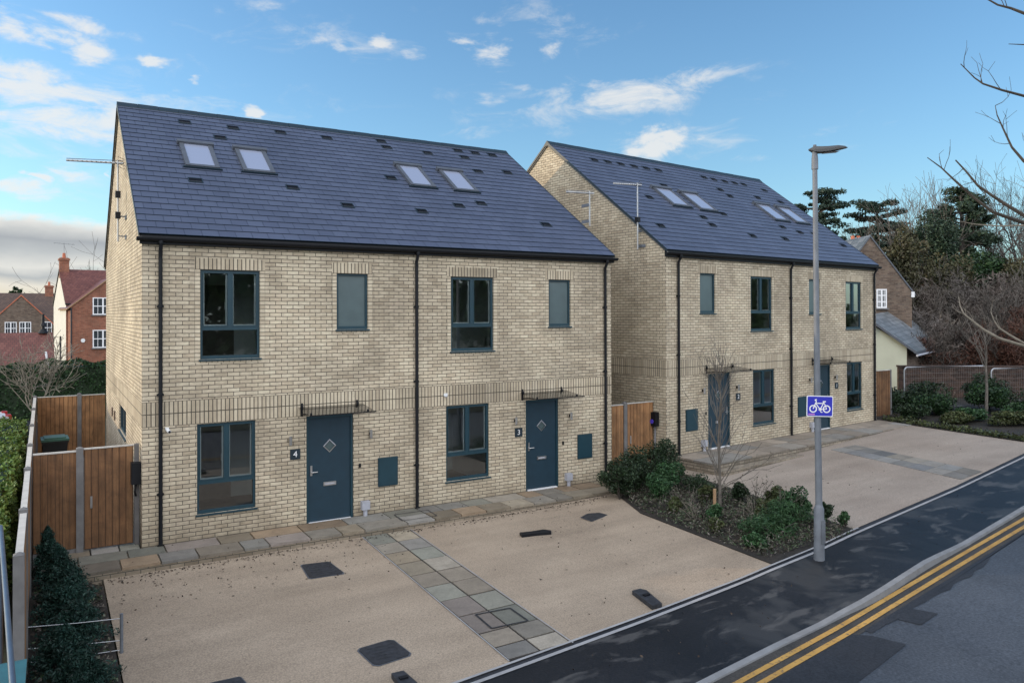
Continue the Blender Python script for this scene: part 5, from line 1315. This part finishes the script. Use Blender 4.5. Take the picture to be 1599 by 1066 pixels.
def leafy(label, base, dims, z, n, size, mat, seed, lumps=22, lump_r=.36, name='evergreen_tree', group='evergreen trees', cat='tree'):
    root = thing(name, label, cat, base, 0, group); rg = np.random.default_rng(seed)
    P = clump_points(n, dims, lumps, rg, lump_r, .5); P[:, 2] += z
    arr_mesh('crown', leaf_quads(P, size, .15, rg), 4, mat, root)
    sg = [((0, 0, -.3), (0, 0, z+dims[2]*1.2), dims[0]*.09, dims[0]*.04)]
    for i in range(7):
        a = rg.uniform(0, 6.28); sg.append(((0, 0, z+dims[2]*rg.uniform(.1, .8)), (math.cos(a)*dims[0]*.7, math.sin(a)*dims[1]*.7, z+dims[2]*rg.uniform(.7, 1.6)), dims[0]*.035, .03))
    arr_mesh('trunk', seg_tubes(sg, 6), 4, 'bark_dark', root); return root
def base_at(px, depth): p = at(px, 490, depth); return (p.x, p.y, g(p.x)-.3)
def top_h(py, depth): return at(800, py, depth).z-.2
def clumped(label, base, H, spread, seed, mat, flat=.4, nlimb=34, z0=.3, name='pine_tree', size=.16, conic=.6, cr=(.5, .95), npc=260):
    root = thing(name, label, 'tree', base, 0, 'evergreen trees'); rg = np.random.default_rng(seed)
    arr_mesh('trunk', seg_tubes([((0, 0, -.3), (.1, 0, H*.5), H*.026, H*.018), ((.1, 0, H*.5), (0, .1, H*.95), H*.018, .04)], 7), 4, 'bark_dark', root)
    P = []; sg = []
    for i in range(nlimb):
        t_ = (i+rg.random())/nlimb; z = H*(z0+(1-z0)*t_*.96); L = spread*(1-conic*t_**1.3)*rg.uniform(.45, 1.1); a = rg.uniform(0, 6.28)
        e = np.array([math.cos(a)*L, math.sin(a)*L, z+L*rg.uniform(-.1, .35)]); sg.append(((0, 0, z-.1*L), e, .045+.012*L, .02))
        for q in (1.0, .68, .42)[:1+int(L > .8)+int(L > 1.6)]:
            c = np.array([0, 0, z])+(e-np.array([0, 0, z]))*q+rg.normal(0, .18, 3); r = rg.uniform(*cr)*(.75+.25*q)
            v = rg.normal(size=(npc, 3)); v /= np.linalg.norm(v, axis=1)[:, None]; v *= (.35+.65*rg.random(npc))[:, None]; v[:, 2] *= flat
            P.append(c+v*r)
    arr_mesh('crown', leaf_quads(np.concatenate(P), size, .25, rg, .38), 4, mat, root); arr_mesh('limbs', seg_tubes(sg, 5), 4, 'bark_dark', root); return root
clumped('layered cedar rising behind the far house roof beside the lamp post', base_at(1274, 58), top_h(290, 58), 4.4, 3, 'leaf_cedar', .34, 62, .3, 'cedar_tree', .14, .72, (.35, .85), 130)
clumped('dark cedar behind the cottage chimney', base_at(1372, 62), top_h(312, 62), 3.8, 8, 'leaf_cedar', .36, 62, .3, 'cedar_tree', .14, .55, (.35, .85), 130)
clumped('tall dark pine with ragged clumped crown on the right skyline', base_at(1503, 56), top_h(292, 56), 3.4, 14, 'leaf_pine', .55, 58, .38, 'pine_tree', .14, .62, (.35, .75), 190)
leafy('broad dark evergreen below the tall pine on the right', base_at(1548, 50), (2.9, 2.6, 3.5), 2.0, 20000, .10, 'leaf_hedge', 31)
leafy('second broad dark evergreen, lower, at the right edge of the photo', base_at(1600, 49), (2.4, 2.2, 3.1), 1.8, 14000, .10, 'leaf_ivy', 35)
leafy('ivy covered tree with olive brown crown beside the cottage', base_at(1414, 47.5), (1.9, 1.8, 4.1), 2.2, 16000, .09, 'leaf_ivy', 32, name='ivy_covered_tree')
leafy('second ivy covered tree, taller and darker, left of the tall pine', base_at(1456, 52), (2.1, 1.9, 4.2), 3.2, 15000, .09, 'leaf_pine', 33, name='ivy_covered_tree')
leafy('third ivy covered tree, lowest and brownest, below the tall pine', base_at(1490, 49), (2.1, 1.9, 3.4), 1.6, 14000, .09, 'leaf_ivy', 36, name='ivy_covered_tree')
bare_tree('leafless tree with upright pale twigs behind the ivy covered trees', base_at(1432, 66), top_h(318, 66)*.78, .24, 41, 'bark_grey', 5, 4, .30, .014, up=.35)
bare_tree('leafless tree with fine purple grey twigs at the right edge of the skyline', base_at(1640, 60), top_h(285, 60)*.85, .24, 42, 'bark_dark', 6, 3, .36, .008, up=.25)
bare_tree('leafless tree with thin spreading twigs between the two cedars', base_at(1325, 68), top_h(362, 68)*.82, .14, 43, 'bark_grey', 5, 3, .5, .012)
for i, (px_, dp, py_, rr, mt, lb) in enumerate(((1405, 57, 345, 2.6, 'scrub_grey', 'grey haze of fine twigs of a leafless tree above the cottage roof'), (1470, 60, 335, 2.8, 'scrub_brown', 'brown haze of fine twigs of a leafless tree left of the tall pine'),
                                               (1555, 58, 338, 2.8, 'scrub_brown', 'brown haze of fine twigs of a leafless tree right of the tall pine'), (1612, 56, 300, 3.2, 'scrub_grey', 'grey haze of fine twigs of a leafless tree cut by the right edge'))):
    b_3 = base_at(px_, dp); H = top_h(py_, dp)-b_3[2]; root = thing('bare_tree', lb, 'tree', b_3, 0, 'bare trees'); rg = np.random.default_rng(160+i); sg = [((0, 0, -.2), (0, 0, H*.4), .22, .16)]
    for k in range(6): a = rg.uniform(0, 6.28); branch(sg, (0, 0, H*.35), (math.cos(a)*.5, math.sin(a)*.5, 1), H*.33, .1, 4, rg, .45, .15, 3, .68, 3, rmin=.010)
    arr_mesh('branches', seg_tubes(sg, 3), 4, 'bark_grey', root)
    P = clump_points(7000, (rr, rr, H*.36), 30, rg, .32, .1); P[:, 2] += H*.26
    arr_mesh('twigs', leaf_quads(P, .20, 0, rg, .055), 4, mt, root)
# scrub bank
scr = [(1425, 44, 470, 2.0, 'scrub_grey', 'bare grey scrub bush rising behind the outbuilding roof'), (1462, 46, 430, 2.3, 'scrub_brown', 'bare brown scrub bush below the ivy covered trees'),
       (1500, 47, 405, 2.3, 'scrub_grey', 'bare pinkish grey scrub bush below the tall pine'), (1540, 45, 440, 2.3, 'scrub_brown', 'bare brown scrub bush left of the pale stems'),
       (1575, 46, 408, 2.4, 'scrub_brown', 'bare brown scrub bush at the right edge below the evergreen'), (1480, 41, 490, 2.1, 'scrub_brown', 'low brown scrub bush behind the outbuilding gutter'),
       (1525, 40, 500, 2.1, 'scrub_red', 'russet scrub bush behind the left mesh panel'), (1572, 40, 490, 2.2, 'scrub_red', 'russet scrub bush behind the right mesh panel'),
       (1612, 42, 450, 2.6, 'scrub_red', 'russet scrub bush cut by the right edge of the photo'), (1440, 39.5, 520, 1.7, 'scrub_red', 'small russet bush just right of the outbuilding roof')]
for i, (px_, dp, py_, rr, mt, lb) in enumerate(scr):
    b_3 = base_at(px_, dp); H = top_h(py_, dp)-b_3[2]; root = thing('scrub_bush', lb, 'bush', b_3, 0, 'leafless scrub bushes'); rg = np.random.default_rng(60+i)
    sg = []
    for k in range(9):
        a = rg.uniform(0, 6.28); branch(sg, (rg.normal()*.3, rg.normal()*.3, 0), (math.cos(a)*.5, math.sin(a)*.5, 1), H*.40, .06, 4, rg, .5, .12, 3, .68, 3, rmin=.011)
    arr_mesh('branches', seg_tubes(sg, 3), 4, 'bark_grey' if mt != 'scrub_red' else 'bark_dark', root)
    P = clump_points(9500, (rr, rr, H*.5), 30, rg, .34, .2)
    arr_mesh('twigs', leaf_quads(P, .17, 0, rg, .09), 4, mt, root)
# dense undergrowth at the foot of the bank
pts = []
for i in range(16000):
    dp = nr.uniform(47, 52); p = at(nr.uniform(1395, 1680), 490, dp); h = 6.2*nr.random()**.8; pts.append((p.x, p.y, g(p.x)+h*(.75+.25*math.sin(p.x*1.3))))
tag(arr_mesh('undergrowth', leaf_quads(np.array(pts), .22, 0, nr, .28), 4, 'scrub_brown'), 'tangled brown undergrowth filling the bank behind the scrub', 'undergrowth', kind='stuff')
# roadside tree whose branches reach in from the right
rt_b = Vector((19.2, -14.0, 0)); rt = thing('roadside_tree', 'large bare tree off to the right whose branches reach into the picture', 'tree', (rt_b.x, rt_b.y, g(rt_b.x)))
org = Vector((rt_b.x, rt_b.y, g(rt_b.x)))
def pxpath(pts, dp): return [np.array(at(a, b, dp+i*.05)-org) for i, (a, b) in enumerate(pts)]
tr = Vector((-.2, .3, 6.0))
arr_mesh('trunk', seg_tubes([((0, 0, -.2), tr*.5, .3, .24), (tr*.5, tr, .24, .18), (tr, tr*1.7, .18, .05)], 10), 4, 'bark_grey', rt)
rg = np.random.default_rng(77); dark = []; pale = []
def limb(pts, dp, r0, r1, tw, store, twig=(.25, .5)):
    P = pxpath(pts, dp); z_ = max(1.2, min(9.5, P[0][2]-.9)); P = [np.array([tr.x*z_/6, tr.y*z_/6, z_])]+P; n = len(P)-1
    for i in range(n): store.append((P[i], P[i+1], r0+(r1-r0)*i/n, r0+(r1-r0)*(i+1)/n))
    for k in range(tw):
        i = rg.integers(2, n+1); q = P[i-1]+(P[i]-P[i-1])*rg.random(); d = (P[i]-P[i-1]); d = d/np.linalg.norm(d)*.5+np.array([0, 0, rg.choice([1, 1, .9, -.3])])+rg.normal(size=3)*.3
        branch(store, q, d, rg.uniform(*twig), .0075, 1, rg, .5, .15, 2, .55, 3, rmin=.0032)
J = (1800, 300)
limb([(1800, 330), (1700, 352), (1620, 355), (1575, 340), (1550, 331), (1520, 308), (1490, 281), (1470, 262), (1448, 246)], 15.2, .06, .008, 9, dark)
limb([(1800, 340), (1690, 348), (1610, 343), (1575, 322), (1550, 306), (1527, 290), (1508, 267), (1492, 250)], 15.0, .055, .013, 9, dark)
limb([(1800, 60), (1700, 42), (1640, 36), (1599, 21), (1578, 13), (1558, 8), (1530, -8)], 14.6, .05, .012, 7, dark)
limb([(1800, 190), (1700, 175), (1640, 160), (1599, 150), (1565, 141), (1535, 131), (1522, 122), (1500, 100)], 15.0, .045, .008, 8, dark)
limb([(1800, 330), (1690, 318), (1630, 275), (1599, 252), (1580, 230), (1566, 200), (1557, 180), (1554, 165)], 15.6, .05, .006, 8, dark)
limb([(1800, 40), (1650, 60), (1599, 70), (1575, 69)], 14.4, .025, .006, 2, dark)
limb([(1800, 560), (1700, 558), (1640, 548), (1599, 540), (1560, 528), (1535, 514), (1520, 502), (1505, 490), (1499, 477), (1497, 463)], 16.2, .055, .008, 4, pale, (.12, .3))
limb([(1800, 570), (1690, 562), (1630, 548), (1599, 536), (1575, 522), (1560, 512), (1552, 500), (1547, 486)], 16.0, .05, .008, 3, pale, (.12, .3))
limb([(1800, 400), (1700, 372), (1640, 358), (1599, 352), (1560, 353), (1520, 350), (1497, 345)], 16.5, .04, .006, 2, pale, (.15, .3))
arr_mesh('branches', seg_tubes(dark, 6), 4, 'bark_dark', rt); arr_mesh('lit_lower_branches', seg_tubes(pale, 6), 4, 'bark_pale', rt)  # lower branches get paler bark to stand for sunlight on them
# left background trees
cedar('dark conifer rising behind the ridge of the brown gabled house', base_at(28, 88), top_h(440, 88), 2.2, 90, 'leaf_hedge', 8, 'conifer_tree', 420, 0, .16, .35)
bare_tree('small pale leafless tree between the dark hedge and the outbuilding', (at(62, 490, 25).x, at(62, 490, 25).y, -.4), 3.1, .06, 91, 'bark_pale', 5, 3, .5, .008)
bare_tree('leafless tree showing above the red house roof', base_at(150, 80), top_h(402, 80), .12, 92, 'bark_grey', 4, 3, .5, .014)
shrub('evergreen_shrub', 'grey green shrub by the outbuilding left of the pale bare tree', 'shrub', at(38, 490, 37).x, at(38, 490, 37).y, (.7, .6, 1.1), 3000, .06, 'leaf_olive', None, 16, z=-.5)

# the wood on the other side of the road, behind the viewer: it is what the windows reflect
pts = []
for i in range(44):
    cx, cy, H_ = -30+i*3.0+nr.uniform(-1, 1), nr.uniform(-36, -29), nr.uniform(7, 11)
    P = clump_points(900, (3.6, 3.0, H_/2), 16, nr, .4, .4); P += np.array([cx, cy, g(cx)-.2]); pts.append(P)
tag(arr_mesh('wood', leaf_quads(np.concatenate(pts), .42, 0, nr, .5), 4, 'leaf_hedge'), 'dark wood across the road mirrored in the window panes', 'wood', kind='stuff')

# ------------------------------------------------------------------ sky and sun
SUN_EL, SUN_AZ = R(10.5), R(-54.0)            # azimuth from +Y toward +X
W = bpy.data.worlds.new('World'); scene.world = W; W.use_nodes = True
t = NT(W); t.n.clear(); out = t.new('ShaderNodeOutputWorld'); bg = t.new('ShaderNodeBackground')
sky = t.new('ShaderNodeTexSky'); sky.sky_type = 'NISHITA'; sky.sun_disc = False; sky.sun_elevation = SUN_EL; sky.sun_rotation = SUN_AZ; sky.air_density = 1.0; sky.dust_density = .6; sky.ozone_density = 1.6
tc = t.new('ShaderNodeTexCoord'); D = tc.outputs['Generated']; sx = t.new('ShaderNodeSeparateXYZ'); t.link(D, sx.inputs[0])
az = t.math('ARCTAN2', sx.outputs[0], sx.outputs[1]); el = t.math('ARCSINE', sx.outputs[2])
SKYK = 0.10
w1 = t.noise(t.scalevec(D, (1, 1, 2.0)), 9, 5, .6); w2 = t.noise(t.scalevec(D, (1, 1, 2.0)), 9.7, 5, .6); w3 = t.noise(t.scalevec(D, (1, 1, 2.4)), 34, 4, .6)
az = t.math('ADD', az, t.math('MULTIPLY', t.math('SUBTRACT', w1, .5), .16)); elw = t.math('ADD', el, t.math('ADD', t.math('MULTIPLY', t.math('SUBTRACT', w2, .5), .05), t.math('MULTIPLY', t.math('SUBTRACT', w3, .5), .012)))
def cloud(px, py, wx, wy, amp=1.0, rot=0):
    d = ray(px, py).normalized(); a0 = math.atan2(d.x, d.y); e0 = math.asin(d.z); sc_ = 1/FPX
    da = t.math('SUBTRACT', az, a0); de = t.math('SUBTRACT', elw, e0)
    if rot:
        c_, s_ = math.cos(rot), math.sin(rot)
        u = t.math('ADD', t.math('MULTIPLY', da, c_), t.math('MULTIPLY', de, s_)); v = t.math('SUBTRACT', t.math('MULTIPLY', de, c_), t.math('MULTIPLY', da, s_))
    else: u, v = da, de
    u = t.math('DIVIDE', u, wx*sc_); v = t.math('DIVIDE', v, wy*sc_)
    r2 = t.math('ADD', t.math('MULTIPLY', u, u), t.math('MULTIPLY', v, v))
    return t.math('MULTIPLY', t.math('EXPONENT', t.math('MULTIPLY', r2, -1.0)), amp)
CL = [(130, 192, 130, 26, 1.1, .08), (60, 147, 120, 22, .95, .1), (20, 112, 64, 22, 1.0, 0), (170, 150, 90, 18, .8, -.15), (120, 80, 45, 16, .95, 0), (130, 40, 55, 12, .7, -.1), (85, 55, 45, 16, .75, 0), (20, 40, 40, 30, .85, 0),
      (265, 98, 28, 9, .85, 0), (318, 132, 20, 8, .8, .1), (400, 178, 22, 12, .95, 0), (66, 286, 18, 7, .8, 0), (60, 305, 70, 14, .75, 0), (20, 300, 40, 16, .8, 0), (105, 275, 30, 8, .6, -.2), (165, 283, 8, 6, .7, 0),
      (600, 62, 40, 12, .8, -.1), (510, 68, 35, 26, .55, -.3), (440, 15, 45, 14, .5, 0), (660, 90, 32, 14, .6, 0), (770, 75, 48, 20, .85, -.35), (720, 62, 24, 8, .65, -.1), (865, 72, 22, 18, .7, .2), (765, 28, 48, 16, .5, -.2), (840, 50, 40, 30, .35, 0),
      (980, 150, 150, 34, .82, .05), (1070, 132, 86, 24, .72, .1), (765, 158, 40, 15, .7, 0), (820, 132, 50, 10, .5, 0), (1015, 225, 50, 28, 1.1, 0), (1100, 220, 22, 8, .5, 0), (1210, 195, 60, 10, .4, 0), (1170, 255, 40, 12, .45, 0), (720, 210, 60, 10, .35, 0), (600, 205, 120, 16, .2, 0), (520, 60, 260, 46, .42, 0), (930, 160, 260, 50, .45, .05), (1120, 215, 230, 34, .4, 0), (840, 40, 160, 40, .42, -.2), (250, 160, 260, 70, .42, .05), (90, 250, 150, 60, .4, 0)]
acc = None
for c in CL:
    o = cloud(*c); acc = o if acc is None else t.math('MAXIMUM', acc, o)
n1 = t.noise(t.scalevec(D, (1, 1, 2.6)), 11, 8, .66, .6); n2 = t.noise(t.scalevec(D, (1, 1, 2.2)), 5, 5, .6, .2)
edge = t.math('ADD', t.math('MULTIPLY', t.math('SUBTRACT', n1, .5), 2.9), t.math('MULTIPLY', acc, 1.15))
rampn = t.n.new('ShaderNodeMapRange'); rampn.interpolation_type = 'SMOOTHSTEP'; t.link(edge, rampn.inputs[0]); rampn.inputs[1].default_value = .30; rampn.inputs[2].default_value = 1.15
small = t.math('MULTIPLY', rampn.outputs[0], t.math('MINIMUM', t.math('MULTIPLY', acc, 1.5), 1.0))
# low cloud bank near the western horizon
bank = None
for c in ((60, 385, 210, 52, 1.0, 0), (-160, 400, 260, 64, 1.0, 0), (60, 450, 300, 34, .9, 0)):
    o = cloud(*c); bank = o if bank is None else t.math('MAXIMUM', bank, o)
be = t.math('ADD', t.math('MULTIPLY', t.math('SUBTRACT', n2, .5), .7), bank)
br_ = t.n.new('ShaderNodeMapRange'); br_.interpolation_type = 'SMOOTHSTEP'; t.link(be, br_.inputs[0]); br_.inputs[1].default_value = .38; br_.inputs[2].default_value = .68
# shading of the bank: bright upper rim, grey below, cream toward the horizon
elp = t.math('DIVIDE', t.math('SUBTRACT', el, math.asin(ray(60, 480).normalized().z)), (480-352)/FPX)
elpn = t.math('ADD', elp, t.math('MULTIPLY', t.math('SUBTRACT', n2, .5), .35))
bankc = t.ramp(elpn, [(.0, (.80, .72, .52)), (.28, (.84, .80, .70)), (.38, (.50, .53, .54)), (.46, (.78, .78, .74)), (.60, (.55, .58, .59)), (.72, (.42, .45, .48)), (.80, (.60, .62, .62)), (.90, (.90, .89, .85)), (1.0, (.95, .93, .88))])
# unseen bright veil added behind the viewer to brighten the shaded house fronts
# (a fill over the half of the sky out of view)
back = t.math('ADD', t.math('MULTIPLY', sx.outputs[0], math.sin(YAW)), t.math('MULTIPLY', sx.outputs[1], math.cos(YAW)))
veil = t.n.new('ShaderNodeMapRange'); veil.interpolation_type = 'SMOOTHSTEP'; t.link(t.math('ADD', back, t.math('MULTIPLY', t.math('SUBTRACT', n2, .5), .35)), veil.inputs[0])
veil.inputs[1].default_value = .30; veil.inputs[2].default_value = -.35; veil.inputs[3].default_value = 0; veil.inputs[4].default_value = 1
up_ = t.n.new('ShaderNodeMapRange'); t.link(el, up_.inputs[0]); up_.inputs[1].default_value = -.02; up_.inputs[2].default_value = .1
rear_fill_mask = t.math('MULTIPLY', t.math('MULTIPLY', veil.outputs[0], up_.outputs[0]), .85)
hs_ = t.n.new('ShaderNodeHueSaturation'); hs_.inputs['Saturation'].default_value = 1.0; hs_.inputs['Value'].default_value = 1.0; t.link(sky.outputs[0], hs_.inputs['Color'])
base_sky = t.mix(1.0, hs_.outputs[0], (1.62, 2.22, 2.68), 'MULTIPLY')
CB = 1/SKYK
hz = t.math('MULTIPLY', t.math('EXPONENT', t.math('DIVIDE', t.math('MAXIMUM', el, 0.0), -.13)), .42)
base_sky = t.mix(hz, base_sky, tuple(x/SKYK for x in (.46, .66, .78)))
c = t.mix(t.math('MULTIPLY', small, .80), base_sky, tuple(x*CB for x in (.90, .885, .85)))
c = t.mix(br_.outputs[0], c, t.mix(1.0, bankc, (CB, CB, CB), 'MULTIPLY'))
c = t.mix(rear_fill_mask, c, tuple(x*CB for x in (2.5, 2.55, 2.65)))
for n in t.n:
    if n.bl_idname == 'ShaderNodeMix': n.clamp_result = False; n.clamp_factor = True
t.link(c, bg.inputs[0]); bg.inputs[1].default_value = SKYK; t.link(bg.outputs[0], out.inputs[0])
sd_ = bpy.data.lights.new('sun', 'SUN'); sun = bpy.data.objects.new('sun', sd_); COL.objects.link(sun)
sd_.energy = 2.2; sd_.angle = R(.5); sd_.color = (1.0, .76, .50)
dirs = Vector((math.sin(SUN_AZ)*math.cos(SUN_EL), math.cos(SUN_AZ)*math.cos(SUN_EL), math.sin(SUN_EL)))
sun.rotation_euler = dirs.to_track_quat('Z', 'Y').to_euler()
vs = scene.view_settings; vs.view_transform = 'Standard'; vs.look = 'None'; vs.exposure = 0; vs.gamma = 1; vs.use_curve_mapping = False
scene.cycles.max_bounces = 6; scene.cycles.transparent_max_bounces = 12; scene.cycles.use_denoising = True
